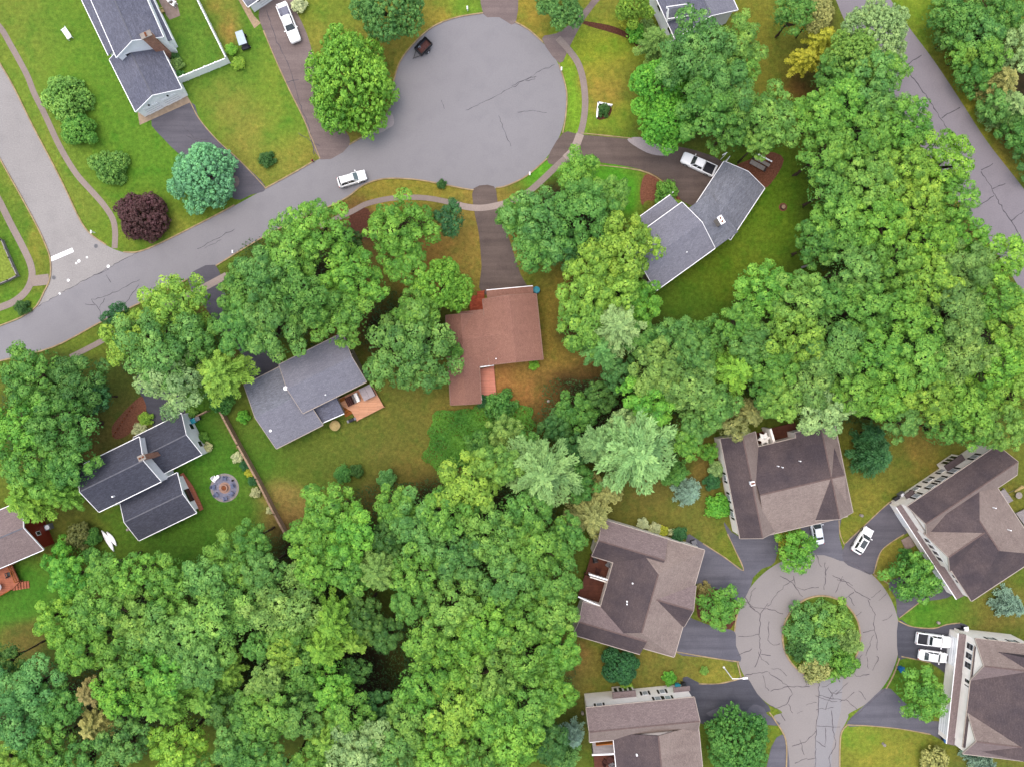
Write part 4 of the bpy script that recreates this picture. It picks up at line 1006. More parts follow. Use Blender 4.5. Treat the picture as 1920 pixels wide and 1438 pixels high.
# patio set by the grey house
def chair(name, label, x, y, rz, mat, group=None, cat='chair'):
    t = thing(name, label, cat, P(x, y), rz, group)
    mb = MB()
    for i in range(5): mb.box((.02, -.24 + i * .12, .38 - .012), (.56, .095, .035), 0, 0, .12)
    mb.build('seat', mat, t, True)
    mb = MB()
    for i in range(5): mb.box((-.36, -.24 + i * .12, .68), (.04, .095, .72 - abs(i - 2) * .06), 0, 0, -.35)
    mb.build('backrest', mat, t, True)
    for y in (-.36, .36):
        mb = MB(); mb.box((.02, y, .58), (.72, .13, .035)); mb.build('armrest', mat, t, True)
        mb = MB(); mb.box((.3, y * .92, .29), (.08, .05, .58)); mb.box((-.28, y * .85, .18), (.5, .05, .1), 0, 0, .35); mb.build('leg', mat, t, True)
    return t
chair('patio_chair', 'white patio chair at the top edge on the stone patio beside the grey house', 320, 3, 2.2, 'white')
chair('patio_chair', 'white patio chair nearer the lawn edge of the stone patio', 328, 10, 2.6, 'white')
chair('patio_chair', 'pale tan patio chair against the grey house wall on the stone patio', 306, 23, .4, 'tancloth')
def potplant(x, y, lab, r=.35):
    p = P(x, y); t = thing('potted_plant', lab, 'potted plant', p)
    mb = MB(); mb.lathe([(.2, 0), (.28, .4), (.25, .4), (.24, .34)], (p.x, p.y, 0), 12); mb.build('pot', 'fire_iron', t)
    return t
# fire pit patio
fc = P(421.3, 914)
mb = MB(); mb.lathe([(2.38, 0.0), (2.38, .03)], (fc.x, fc.y, 0), 48); o = mb.build('fire_pit_patio', 'paver'); struct(o)
mb = MB()
n = 40
for i in range(n):
    t0, t1 = 2 * math.pi * i / n, 2 * math.pi * (i + .9) / n
    mb.face([(fc.x + r * math.cos(t), fc.y + r * math.sin(t), .034) for r, t in ((2.02, t0), (2.36, t0), (2.36, t1), (2.02, t1))])
struct(mb.build('edge_ring', 'stone', o, True))
mb = MB()
mb.lathe([(.95, 0), (.95, .036)], (fc.x, fc.y, 0), 30); struct(mb.build('inner_ring', 'paver_sand', o, True))
t = thing('fire_pit', 'round rusty fire pit with stone rim in the centre of the round paver patio', 'fire pit', fc)
mb = MB(); mb.lathe([(.62, .03), (.6, .38), (.42, .38), (.42, .1)], (fc.x, fc.y, 0), 20); mb.build('stone_rim', 'paver_sand', t)
mb = MB(); mb.lathe([(.4, .05), (.4, .3), (.05, .32)], (fc.x, fc.y, 0), 18); mb.build('fire_bowl', 'fire_iron', t)
first = None
for x, y, where in ((422.5,894.5,'nearest the top of the round fire pit patio'),(438.5,909.5,'at the right side of the round fire pit patio'),(437,925.5,'at the lower right of the fire pit patio'),(424.5,935.5,'at the bottom of the round fire pit patio'),(405.5,927.5,'at the lower left of the fire pit patio'),(399.5,912,'at the left side of the round fire pit patio')):
    x, y = 421.3 + (x - 421.3) * .9, 914 + (y - 914) * .9
    q = P(x, y); rz = math.atan2(fc.y - q.y, fc.x - q.x); lab = 'slate blue slatted garden chair ' + where
    if first is None: first = chair('garden_chair', lab, x, y, rz, 'navy', 'slate blue chairs round the fire pit', 'chair'); first.location.z = .034; first.scale = (.82,) * 3
    else: copy_thing(first, (q.x, q.y, .034), rz, lab)
chair('lounge_chair', 'white cushioned lounge chair at the upper left rim of the fire pit patio', 404.5, 897, ang(-1.2, -1) + math.pi, 'white')
p = P(410, 892.5); t = thing('side_table', 'small round white side table between white lounge chair and top garden chair', 'table', p)
mb = MB(); mb.lathe([(.28, .42), (.28, .46)], (p.x, p.y, 0), 14); mb.build('tabletop', 'white', t); mb = MB(); mb.tube((p.x, p.y, .03), (p.x, p.y, .42), .05, .05); mb.build('leg', 'white', t)
p = P(437.3, 900); t = thing('bucket', 'small black bucket on the upper right of the round patio', 'bucket', p); mb = MB(); mb.lathe([(.14, .03), (.17, .4), (.15, .4), (.13, .08)], (p.x, p.y, 0), 12); mb.build('pail', 'black', t)

def kayak(label, a, b, wid):
    a, b = P(*a), P(*b); d = b - a; L = d.length; t = thing('kayak', label, 'kayak', (a + b) / 2, math.atan2(d.y, d.x))
    mb = MB(); rings = []
    for i in range(15):
        s = -1 + 2 * i / 14; w = wid * max(.03, (1 - abs(s) ** 2.4)) ; hgt = .32 + .12 * s * s
        rings.append([(s * L / 2, w * .5 * math.cos(q), (.19 + .18 * math.sin(q)) + (.1 * s * s)) for q in np.radians(np.arange(0, 360, 30))])
    mb.loft(rings); mb.build('hull', 'paintwhite', t, True)
    mb = MB(); mb.box((0, 0, .375), (L * .34, .04, .02)); mb.build('keel_strip', 'gray', t, True)
kayak('longer white kayak lying upside down on the grass by the slate house', (192.5,993), (215.5,1032), .78)
kayak('shorter bluish white kayak lying to the right of the longer one', (202,995.5), (220.5,1022), .68)

def bin_(label, x, y, mat, rz=0, lidmat=None, s=1.0):
    p = P(x, y); t = thing('wheelie_bin', label, 'bin', p, rz)
    mb = MB(); mb.loft([[(sx * a * s, sy * a * s, z) for sx, sy in ((-1, -1), (1, -1), (1, 1), (-1, 1))] for a, z in ((.24, .06), (.31, 1.0))], True, False); mb.build('body', mat, t, True)
    mb = MB(); mb.box((0, 0, 1.03), (.72 * s, .7 * s, .07)); mb.box((-.36 * s, 0, 1.0), (.08, .6 * s, .06)); mb.build('lid', lidmat or mat, t, True)
    for y in (-.25, .25):
        mb = MB(); mb.tube((-.3, y - .04, .12), (-.3, y + .04, .12), .12, .12, 10); mb.build('wheel', 'rubber', t, True)
bin_('bright blue bin standing beside the white gable of the slate house', 366.5, 788.5, 'blue', .4, 'cyan', 1.2)
bin_('dark grey bin next to the bright blue bin by the slate house', 375, 784, 'bedliner', .4, 'gray')
bin_('turquoise bin by the cream wall of the condominium at the bottom edge', 1268.5, 1282, 'cyan', .1, None, 1.2)
bin_('black bin beside the turquoise bin at the bottom condominium', 1280, 1279, 'black', .1)
bin_('blue bin alone on the grass corner beside the turning circle', 1685.5, 1250.5, 'blue', .2, None, 1.15)
bin_('black bin behind the white pickup at the twin gabled condominium', 1797, 1179, 'black', .1)
bin_('white lidded bin beside the black bin behind the white pickup', 1804.5, 1174.5, 'bedliner', .1, 'white')
bin_('dark bin by the driveway top corner of the large hipped condominium', 1677, 934, 'black', .6, 'bedliner', 1.3)
bin_('blue lidded bin at the lower garage of the twin gabled condominium', 1768, 1381, 'bedliner', .1, 'blue', 1.2)
bin_('grey bin by the top right corner of the twin deck condominium', 1299, 1014, 'bedliner', .3, 'gray', 1.1)
# blue covered barrel at the corner of the red-brown house
p = P(1005.5, 545.5); t = thing('water_barrel', 'round bright blue covered barrel at the corner of the red brown house', 'barrel', p)
mb = MB(); mb.lathe([(.52, 0), (.6, .3), (.6, .9), (.52, 1.1)], (p.x, p.y, 0), 20); mb.build('drum', 'blue', t); mb = MB(); mb.lathe([(.56, 1.1), (.54, 1.16), (.1, 1.24)], (p.x, p.y, 0), 20); mb.build('lid', 'cyan', t)
# air conditioners
def ac(label, x, y, rz=0):
    p = P(x, y); t = thing('air_conditioner', label, 'air conditioner', p, rz)
    mb = MB(); mb.box((0, 0, .45), (.95, .95, .9)); mb.build('case', 'deck_gray' if False else 'gray', t, True)
    mb = MB(); mb.lathe([(.38, .9), (.38, .93)], (0, 0, 0), 16); mb.build('fan_grille', 'white', t, True)
ac('white air conditioner box beside the red wall of the house at the left edge', 95, 986, .3)
ac('pale air conditioner box at the top corner of the large hipped condominium', 1688, 927, .6)
# grill, boulder and deck things at the pale grey house
p = P(661, 787); t = thing('barbecue_grill', 'dark green barbecue grill on the grass below the orange deck', 'grill', p, .4)
mb = MB(); mb.box((0, 0, .45), (.9, .5, .8)); mb.build('cart', 'black', t, True); mb = MB(); mb.tube((-.42, 0, .88), (.42, 0, .88), .27, .27, 12); mb.build('lid', 'bedliner', t, True)
mb = MB(); mb.box((.62, 0, .82), (.32, .45, .04)); mb.box((-.62, 0, .82), (.32, .45, .04)); mb.build('side_shelf', 'gray', t, True)
p = P(630, 797); t = thing('patio_umbrella', 'low tan round cloth umbrella on the grass beside the dark green grill', 'umbrella', p)
mb = MB(); R = [[(p.x + r * math.cos(q) * (1 + .05 * math.cos(4 * q)), p.y + r * math.sin(q), z) for q in np.radians(np.arange(0, 360, 22.5))] for r, z in ((.9, .75), (.85, .85), (.45, 1.08), (.05, 1.2))]; mb.loft(R); mb.build('canopy', 'tancloth', t)
mb = MB(); mb.tube((p.x, p.y, 0), (p.x, p.y, 1.2), .03, .03, 6); mb.lathe([(.25, 0), (.25, .08)], (p.x, p.y, 0), 10); mb.build('pole', 'gray', t)
p = P(690, 736, .7); t = thing('hot_tub', 'square hot tub under a pale grey cover on the orange deck', 'hot tub', p, ang(22, -11))
mb = MB(); mb.box((0, 0, .4), (2.0, 2.0, .8)); mb.build('shell', 'deck_brown', t, True); mb = MB(); mb.box((-.51, 0, .86), (1.0, 2.08, .1)); mb.box((.52, 0, .86), (1.0, 2.08, .1)); mb.build('cover', 'graycloth', t, True)
def bench(name, label, x, y, z, rz, L, D, mat, cat='bench'):
    p = P(x, y, z); t = thing(name, label, cat, p, rz)
    mb = MB()
    for i in range(4): mb.box((0, -D / 2 + D / 8 + i * D / 4, .42), (L, D / 4 - .03, .06))
    mb.build('seat', mat, t, True); mb = MB(); mb.box((0, D / 2, .68), (L, .07, .5), 0, .15); mb.build('backrest', mat, t, True)
    for sx in (-1, 1):
        mb = MB(); mb.box((sx * (L / 2 - .08), 0, .2), (.07, D * .9, .4)); mb.build('leg', mat, t, True)
bench('deck_sofa', 'dark wicker sofa against the house wall on the orange deck', 656, 752, .7, ang(6, 13), 1.5, 1.1, 'darkcloth', 'sofa')
bench('deck_bench', 'white bench between dark sofa and hot tub on the orange deck', 670, 745, .7, ang(6, 14), 1.5, .6, 'whitecloth')
bench('deck_bench', 'narrow pink slatted bench between dark sofa and white bench on the orange deck', 664.5, 748, .7, ang(6, 14), 1.5, .3, 'deck_gray')
chair('deck_chair', 'black chair near the railing of the red deck at the left edge', 19, 1075, 1.9, 'black'); bpy.context.view_layer.update()
bpy.data.objects['deck_chair'].location = P(19, 1075, .9)
p = P(2, 1098, .9); t = thing('patio_table', 'round table on the red deck cut by the left edge', 'table', p); mb = MB(); mb.lathe([(.6, .7), (.6, .74)], (0, 0, 0), 18); mb.build('tabletop', 'graycloth', t, True)
mb = MB(); mb.tube((0, 0, 0), (0, 0, .7), .05, .05); mb.build('leg', 'gray', t, True)
# star parasol and deck things at the condominiums
p = P(1425, 820, .5); t = thing('parasol', 'white star shaped parasol on the dark deck of the condominium below the big wood', 'parasol', p)
mb = MB(); R = lambda r, z: [(r * (1.0 if i % 2 == 0 else .58) * math.cos(i * math.pi / 6 + .2), r * (1.0 if i % 2 == 0 else .58) * math.sin(i * math.pi / 6 + .2), z - (.12 if i % 2 == 0 else 0)) for i in range(12)]
mb.loft([R(1.15, 2.0), R(1.1, 2.08), R(.12, 2.45)], True, False); mb.build('canopy', 'whitecloth', t, True); mb = MB(); mb.tube((0, 0, 0), (0, 0, 2.5), .03, .03, 6); mb.lathe([(.28, 0), (.28, .1)], (0, 0, 0), 10); mb.build('pole', 'gray', t, True)
p = P(1900, 915); t = thing('closed_parasol', 'closed tan parasol leaning beside the large hipped condominium at the right edge', 'parasol', p)
mb = MB(); mb.tube((-.5, -.4, 1.0), (.7, .5, 1.25), .12, .3, 10); mb.build('folded_cloth', 'tancloth', t, True); mb = MB(); mb.tube((-1.0, -.8, .1), (.8, .6, 1.35), .03, .03, 6); mb.build('pole', 'gray', t, True)
p = P(1905, 927); t = thing('patio_table', 'round pale garden table on the lawn behind the large hipped condominium', 'table', p)
mb = MB(); mb.lathe([(.55, .68), (.55, .72)], (0, 0, 0), 18); mb.build('tabletop', 'stone', t, True); mb = MB(); mb.tube((0, 0, 0), (0, 0, .68), .08, .05); mb.build('leg', 'stone', t, True)
for (x, y, z, rz, nm, lab, mt) in ((1116,1048,1.2,.3,'deck_chair','dark chair in the top corner of the recessed twin deck','black'),(1140,1056,1.2,2.5,'deck_chair','pale chair in the right corner of the recessed twin deck','gray'),(1120,1068,1.2,1.2,'deck_chair','dark wicker chair beside the white divider of the twin deck','darkcloth'),(1134,1426,2.2,1.0,'deck_chair','dark chair on the brown deck at the bottom edge','darkcloth'),(1146,1430,2.2,2.4,'deck_chair','grey chair beside the dark one on the bottom brown deck','gray')):
    c = chair(nm, lab, x, y, rz, mt); c.location = P(x, y, z)
p = P(1143, 1420, 2.2); t = thing('patio_table', 'round dark table on the brown deck at the bottom edge', 'table', p); mb = MB(); mb.lathe([(.55, .68), (.55, .72)], (0, 0, 0), 18); mb.build('tabletop', 'darkcloth', t, True)
mb = MB(); mb.tube((0, 0, 0), (0, 0, .68), .05, .05); mb.build('leg', 'black', t, True)
# stack of pale boards behind the garage of the bent house
for i, (x, y, l, w_, z, lab, mt) in enumerate(((1418,312,2.6,.75,.5,'lower wide pale board of the pair behind the bent grey house garage','stone'),(1427,306,2.7,.55,.55,'upper wide pale board behind the bent grey house garage','stone'),(1432,299,2.6,.22,.6,'narrow pale plank at the top of the boards behind the garage','white'))):
    p = P(x, y); t = thing('pale_board', lab, 'board', p, ang(26, 14), 'pale boards on the black rack behind the garage')
    mb = MB(); mb.box((0, 0, z + .03), (l, w_, .06)); mb.build('board', mt, t, True)
    mb = MB()
    for k in range(3): mb.box((-l / 2 + .4 + k * (l - .8) / 2, 0, z + .065), (.06, w_, .02))
    mb.build('batten', 'gray', t, True)
p = P(1424, 306); t = thing('lumber_rack', 'black steel rack under the pale boards behind the bent grey house', 'rack', p, ang(26, 14))
mb = MB()
for y in (-.9, 0, .9): mb.box((0, y, .44), (3.0, .12, .1))
for x in (-1.3, 1.3): mb.box((x, 0, .36), (.12, 2.2, .1))
mb.build('frame', 'black', t, True)
for x in (-1.3, 1.3):
    for y in (-.95, .95):
        mb = MB(); mb.box((x, y, .16), (.12, .12, .32)); mb.build('leg', 'black', t, True)
# path lights / stones beside the mulch path of the slate house
first = None
for i in range(9):
    x, y = 247 - i * 4.6 + .3 * i * i * .12, 764 + i * 6.6
    p = P(x, y)
    if first is None:
        first = thing('edging_stone', '', 'stone', p, 0, 'dark stones edging the mulch path'); mb = MB()
        mb.lathe([(.14, 0), (.17, .1), (.12, .2), (.03, .24)], (0, 0, 0), 8); mb.build('rock', 'fire_iron', first, True); first['label'] = 'small dark round stone in the row edging the mulch path by the slate house'
    else: copy_thing(first, p, i * .7, first['label'])
# white statue-like ornaments
def ornament(x, y, lab, h=.8):
    p = P(x, y); t = thing('garden_ornament', lab, 'garden ornament', p)
    mb = MB(); mb.lathe([(.2, 0), (.22, .1), (.1, .2), (.08, h * .6), (.26, h * .75), (.24, h * .85), (.06, h)], (p.x, p.y, 0), 14); mb.build('birdbath', 'stone', t)
ornament(1028, 752, 'small white garden ornament on the brown yard below the red brown house')
ornament(1613, 965, 'pale stone garden ornament in the grass between the two upper condominiums')
ornament(243, 991, 'white stone ornament on the grass left of the slate house south wing')
ornament(1655, 1393, 'pale round stone ornament on the dry lawn at the lower right')
ornament(1758, 1166, 'tiny white ornament on the green lawn above the white pickup', .5)
ornament(1092, 1334, 'pale garden ornament left of the bottom edge condominium')

mailbox(1052, 134, 'dark mailbox at the right kerb of the cul de sac by the dividing footpath')
p = P(1468, 389); t = thing('tree_stump', 'low sawn tree stump in a ring of bare earth behind the bent grey house', 'stump', p)
mb = MB(); mb.lathe([(.5, 0), (.4, .12), (.36, .3)], (p.x, p.y, 0), 14); mb.build('bark', 'bark', t); mb = MB(); mb.lathe([(.34, .3), (.33, .315)], (p.x, p.y, 0), 14); mb.build('cut_face', 'fencewood', t)
sheet('planting_bed', [(1468 + 8 * math.cos(q), 389 + 8 * math.sin(q)) for q in np.radians(np.arange(0, 360, 45))], .018, 'mulch', 2)
a, b = P(1503, 502, .25), P(1527, 495, .3); t = thing('fallen_log', 'pale fallen log at the edge of the big wood behind the lawn', 'log', a)
mb = MB(); mb.tube(a, b, .2, .13, 10); mb.build('log', 'deck_gray', t); mb = MB(); mb.tube(a.lerp(b, .6), a.lerp(b, .6) + Vector((.3, .7, .4)), .06, .03, 6); mb.build('branch_stub', 'deck_gray', t)

# ------------------------------------------------------------------ vehicles
def wheels(t, L, W, xs, r):
    for x in xs:
        for y in (-W / 2 + .10, W / 2 - .10):
            o = .115
            mb = MB(); prof = [(r - .05, -o), (r, -o + .03), (r, o - .03), (r - .05, o)]
            rg = [[(x + rr_ * math.cos(q), y + yy, r + rr_ * math.sin(q)) for q in np.radians(np.arange(0, 360, 20))] for rr_, yy in prof]
            mb.loft(rg); wo = mb.build('wheel', 'rubber', t, True)
            mb = MB(); mb.tube((x, y - o - .01, r), (x, y + o + .01, r), r * .62, r * .62, 16); mb.build('rim', 'rim', wo, True)

def section(x, hw, z0, z1, rnd=.14, tuck=.08):
    """cross-section of a car body: straight sill, bulging flank, rounded shoulder, crowned top"""
    zc = z0 + (z1 - z0) * .5
    h = [(hw - .06, z0), (hw - .01, z0 + .12), (hw, zc), (hw - tuck * .5, z1 - rnd * .8), (hw - tuck - rnd * .35, z1 - rnd * .15), (hw * .55, z1 + .015), (0, z1 + .03)]
    return [(x, y, z) for y, z in h] + [(x, -y, z) for y, z in h[-2::-1]]

def car(kind, label, cat, name, rear, front, paintm, bed=None, sunroof=False, rack=False, glassmat='carglass', rz=None):
    a, b = P(*rear), P(*front); d = b - a; L = d.length
    t = thing(name, label, cat, (a + b) / 2, math.atan2(d.y, d.x))
    if kind == 'pickup': W, hb, hc = 1.98, 1.12, 1.88
    elif kind == 'suv': W, hb, hc = 1.86, 1.02, 1.70
    else: W, hb, hc = 1.82, .92, 1.45
    hw = W / 2; x0, x1 = -L / 2, L / 2; g = .28
    # body: bumper to bumper, hood falling to the nose
    if kind == 'pickup':
        bedlen = L * .31; st = [(0, .90, .50, hb - .12), (.02, .97, .36, hb - .02), (.10, 1, g, hb), (.30, 1, g, hb), (.55, 1, g, hb), (.70, 1, g, hb), (.80, .985, g, hb - .02), (.92, .96, g + .04, hb - .08), (.975, .90, .36, hb - .16), (1, .76, .46, hb - .34)]
    elif kind == 'suv':
        st = [(0, .84, .48, hb - .14), (.025, .93, .34, hb), (.12, .99, g, hb + .02), (.35, 1, g, hb), (.60, 1, g, hb), (.72, .985, g, hb - .04), (.88, .95, g + .03, hb - .12), (.96, .88, .34, hb - .2), (1, .70, .44, hb - .4)]
    else:
        st = [(0, .80, .46, hb - .16), (.025, .9, .34, hb - .06), (.12, .98, g, hb), (.35, 1, g, hb), (.60, 1, g, hb - .01), (.72, .985, g, hb - .05), (.88, .94, g + .03, hb - .14), (.96, .86, .34, hb - .23), (1, .66, .42, hb - .42)]
    mb = MB()
    if kind == 'pickup':                          # an open load bed: the body's top is cut away over it
        k = .335; xb0, xb1 = x0 + L * .035, x0 + L * k
        rings = [section(x0 + L * s, hw * w, z0, z1) for s, w, z0, z1 in st]
        full = [section(x0 + L * s, hw * w, z0, z1) for s, w, z0, z1 in [(k, 1, g, hb)] + [q for q in st if q[0] > k]]
        mb.loft(full)
        zf = .62; iw = hw - .16
        low = [[(x, y, z) for x, y, z in [(xx, hw * w - .05, z0), (xx, hw * w, (z0 + zf) / 2 + .1), (xx, hw * w - .01, zf), (xx, -hw * w + .01, zf), (xx, -hw * w, (z0 + zf) / 2 + .1), (xx, -hw * w + .05, z0)]] for xx, w, z0 in ((x0, .93, .5), (x0 + L * .03, .98, .34), (x0 + L * .12, 1, g), (xb1, 1, g))]
        mb.loft(low)
        for sy in (-1, 1): mb.loft([[(x, sy * (hw - .01), zf - .02), (x, sy * (hw - .01), hb - .07), (x, sy * (hw - .05), hb), (x, sy * (iw + .02), hb), (x, sy * iw, hb - .03), (x, sy * iw, zf - .02)] for x in (x0 + .02, xb1 + .02)], True, False)
        mb.box((x0 + .05, 0, (zf + hb) / 2), (.09, 2 * iw + .1, hb - zf)) if bed != 'open' else mb.box((x0 - .24, 0, zf - .02), (.55, 2 * iw, .07))
    else: mb.loft([section(x0 + L * s, hw * w, z0, z1) for s, w, z0, z1 in st])
    mb.build('body', paintm, t, True)
    if kind == 'pickup':
        mb = MB(); mb.slab([(xb0 + .04, -iw + .01, zf + .03), (xb1, -iw + .01, zf + .03), (xb1, iw - .01, zf + .03), (xb0 + .04, iw - .01, zf + .03)], .04)
        for j in range(7): mb.box(((xb0 + xb1) / 2 + .03, -iw + .15 + j * (2 * iw - .3) / 6, zf + .045), (xb1 - xb0 - .1, .06, .03))
        for sy in (-1, 1): mb.box(((xb0 + xb1) / 2 + .03, sy * (iw - .03), (zf + hb) / 2), (xb1 - xb0 - .06, .04, hb - zf - .08)); mb.box(((xb0 + xb1) / 2 - .1, sy * (iw - .16), zf + .12), (.8, .24, .24))
        mb.build('load_bed', 'bedgray' if bed == 'open' else 'bedliner', t, True)
    # cabin: base and roof outlines, glass between
    c = {'pickup': (.345, .375, .60, .72), 'suv': (.03, .13, .56, .72), 'sedan': (.16, .30, .57, .72)}[kind]
    B0, R0, R1, B1 = [x0 + L * q for q in c]; bw, rw = hw - .10, hw - .30; zb = hb - .03
    if kind != 'pickup': zb = hb - .02
    def ring(f, wd=0):
        xr0, xr1 = B0 + (R0 - B0) * f, B1 + (R1 - B1) * f; w = bw + (rw - bw) * f; z = zb + (hc - zb) * f
        return [(xr0, -w * .93, z), (xr1, -w * .90, z), (xr1 + .05 * (1 - f), 0, z + (.02 if f == 1 else 0)), (xr1, w * .90, z), (xr0, w * .93, z), (xr0 - .03, 0, z)]
    mb = MB(); rr_ = [ring(0), ring(.9)]
    top = ring(1.0); top = [(x * 1 if False else x, y * .94, z) for x, y, z in top]; rr_.append(top)
    mb.loft(rr_, True, False); mb.build('cabin', paintm, t, True)
    def quad(p, q, f0, f1, i, j, push, e0=.06, e1=.94):
        a0, a1 = Vector(ring(f0)[i]), Vector(ring(f0)[j]); b0, b1 = Vector(ring(f1)[i]), Vector(ring(f1)[j])
        L_ = lambda u, v: (a0.lerp(a1, u)).lerp(b0.lerp(b1, u), v)
        pts = [L_(e0, 0), L_(e1, 0), L_(e1, 1), L_(e0, 1)]; n = (pts[1] - pts[0]).cross(pts[3] - pts[0]).normalized()
        ctr = sum(pts, Vector()) / 4
        if (ctr - Vector((0, 0, 1.0))).dot(n) < 0: n = -n
        return [p_ + n * push for p_ in pts]
    mb = MB()
    mb.face(quad(0, 0, .06, .86, 1, 2, .012, .05, 1.0)); mb.face(quad(0, 0, .06, .86, 2, 3, .012, 0, .95)); mb.build('windshield', glassmat, t, True)
    mb = MB(); mb.face(quad(0, 0, .10 if kind != 'suv' else .25, .84, 4, 5, .012, .08, 1.0)); mb.face(quad(0, 0, .10 if kind != 'suv' else .25, .84, 5, 0, .012, 0, .92)); mb.build('rear_window', 'carglass', t, True)
    for i, j in ((0, 1), (3, 4)):
        for e0, e1 in ((.08, .47), (.52, .90)):
            mb = MB(); mb.face(quad(0, 0, .10, .84, i, j, .012, e0, e1)); mb.build('side_window', 'carglass', t, True)
    if sunroof: mb = MB(); mb.slab([(R0 + .5, -.42, hc + .03), (R1 - .15, -.42, hc + .03), (R1 - .15, .42, hc + .03), (R0 + .5, .42, hc + .03)], .02); mb.build('sunroof', 'carglass', t, True)
    if rack:
        for y in (-.55, .55):
            mb = MB(); mb.tube((R0 + .2, y, hc + .06), (R1 - .1, y, hc + .06), .025, .025, 6); mb.build('roof_rail', 'gray', t, True)
    for sy in (-1, 1):
        mb = MB(); mb.box((B1 - .18, sy * (hw + .07), hb + .06), (.13, .22, .15)); mb.build('mirror', paintm if kind != 'pickup' else paintm, t, True)
        s = st[-2]; xh = x0 + L * .972
        mb = MB(); mb.box((xh - .05, sy * hw * .68, hb - .27), (.22, .34, .13), -sy * .35); mb.build('headlight', 'lamp_clear', t, True)
        mb = MB(); mb.box((x0 + .03, sy * hw * .80, hb - .2), (.07, .16, .26)); mb.build('tail_light', 'lamp_red', t, True)
    mb = MB(); mb.box((x1 - .04, 0, .62), (.05, 1.0, .18)); mb.build('grille', 'black', t, True)
    r = {'pickup': .40, 'suv': .36, 'sedan': .33}[kind]
    wheels(t, L, W, (x0 + L * .19, x0 + L * .81), r)
    return t
car('pickup', 'white pickup with grey open bed and lowered tailgate on the brown driveway at the top', 'pickup', 'pickup_truck', (531,15), (558,83), 'paintwhite', 'open')
car('suv', 'white wagon with roof rails driving on the main road below the big round tree', 'car', 'parked_car', (636,346), (688,330), 'paintwhite', rack=True, glassmat='carglass_pale')
car('pickup', 'white pickup with black load bed on the brown driveway behind the bent grey house', 'pickup', 'pickup_truck', (1338,325), (1277,297), 'paintwhite')
car('sedan', 'silver sedan half under the eaves of the condominium garage', 'car', 'parked_car', (1533,1018), (1524,966), 'paintsilver')
car('suv', 'white car with dark sunroof on the curved driveway by the turning circle', 'car', 'parked_car', (1600,1033), (1627,988), 'paintwhite', sunroof=True)
car('pickup', 'white pickup with black bed nose in before the twin gabled condominium', 'pickup', 'pickup_truck', (1713,1192), (1778,1201), 'paintwhite')
car('sedan', 'white sedan parked below the white pickup at the twin gabled condominium', 'car', 'parked_car', (1718,1223), (1772,1231), 'paintwhite')

# ------------------------------------------------------------------ trees
def leaf_mesh(name, p, n, t, a, b, tint):
    n = n / (np.linalg.norm(n, axis=1, keepdims=True) + 1e-9)
    t = t - n * (t * n).sum(1, keepdims=True); t /= (np.linalg.norm(t, axis=1, keepdims=True) + 1e-9)
    s = np.cross(n, t); k = len(p)
    a = a[:, None]; b = b[:, None]
    V = np.stack([p + t * a, p + s * b - n * b * .25, p - t * a, p - s * b - n * b * .25], 1).reshape(-1, 3).astype(np.float32)
    me = bpy.data.meshes.new(name)
    me.vertices.add(4 * k); me.vertices.foreach_set('co', V.ravel())
    me.loops.add(4 * k); me.loops.foreach_set('vertex_index', np.arange(4 * k, dtype=np.int32))
    me.polygons.add(k); me.polygons.foreach_set('loop_start', np.arange(0, 4 * k, 4, dtype=np.int32))
    at = me.attributes.new('tint', 'FLOAT', 'FACE'); at.data.foreach_set('value', np.clip(tint, 0, 1).astype(np.float32))
    me.update(); me.validate(); me.materials.append(M['leaf'])
    return me

def fib(n, rng, zmin=-1.0):
    i = np.arange(n) + .5; z = 1 - (1 - zmin) * i / n; ph = i * 2.399963 + rng.rand() * 6.28
    r = np.sqrt(np.maximum(0, 1 - z * z)); d = np.stack([r * np.cos(ph), r * np.sin(ph), z], 1)
    d += rng.normal(0, .16, d.shape) * (1.6 / math.sqrt(n)) ** .3
    return d / np.linalg.norm(d, axis=1, keepdims=True)

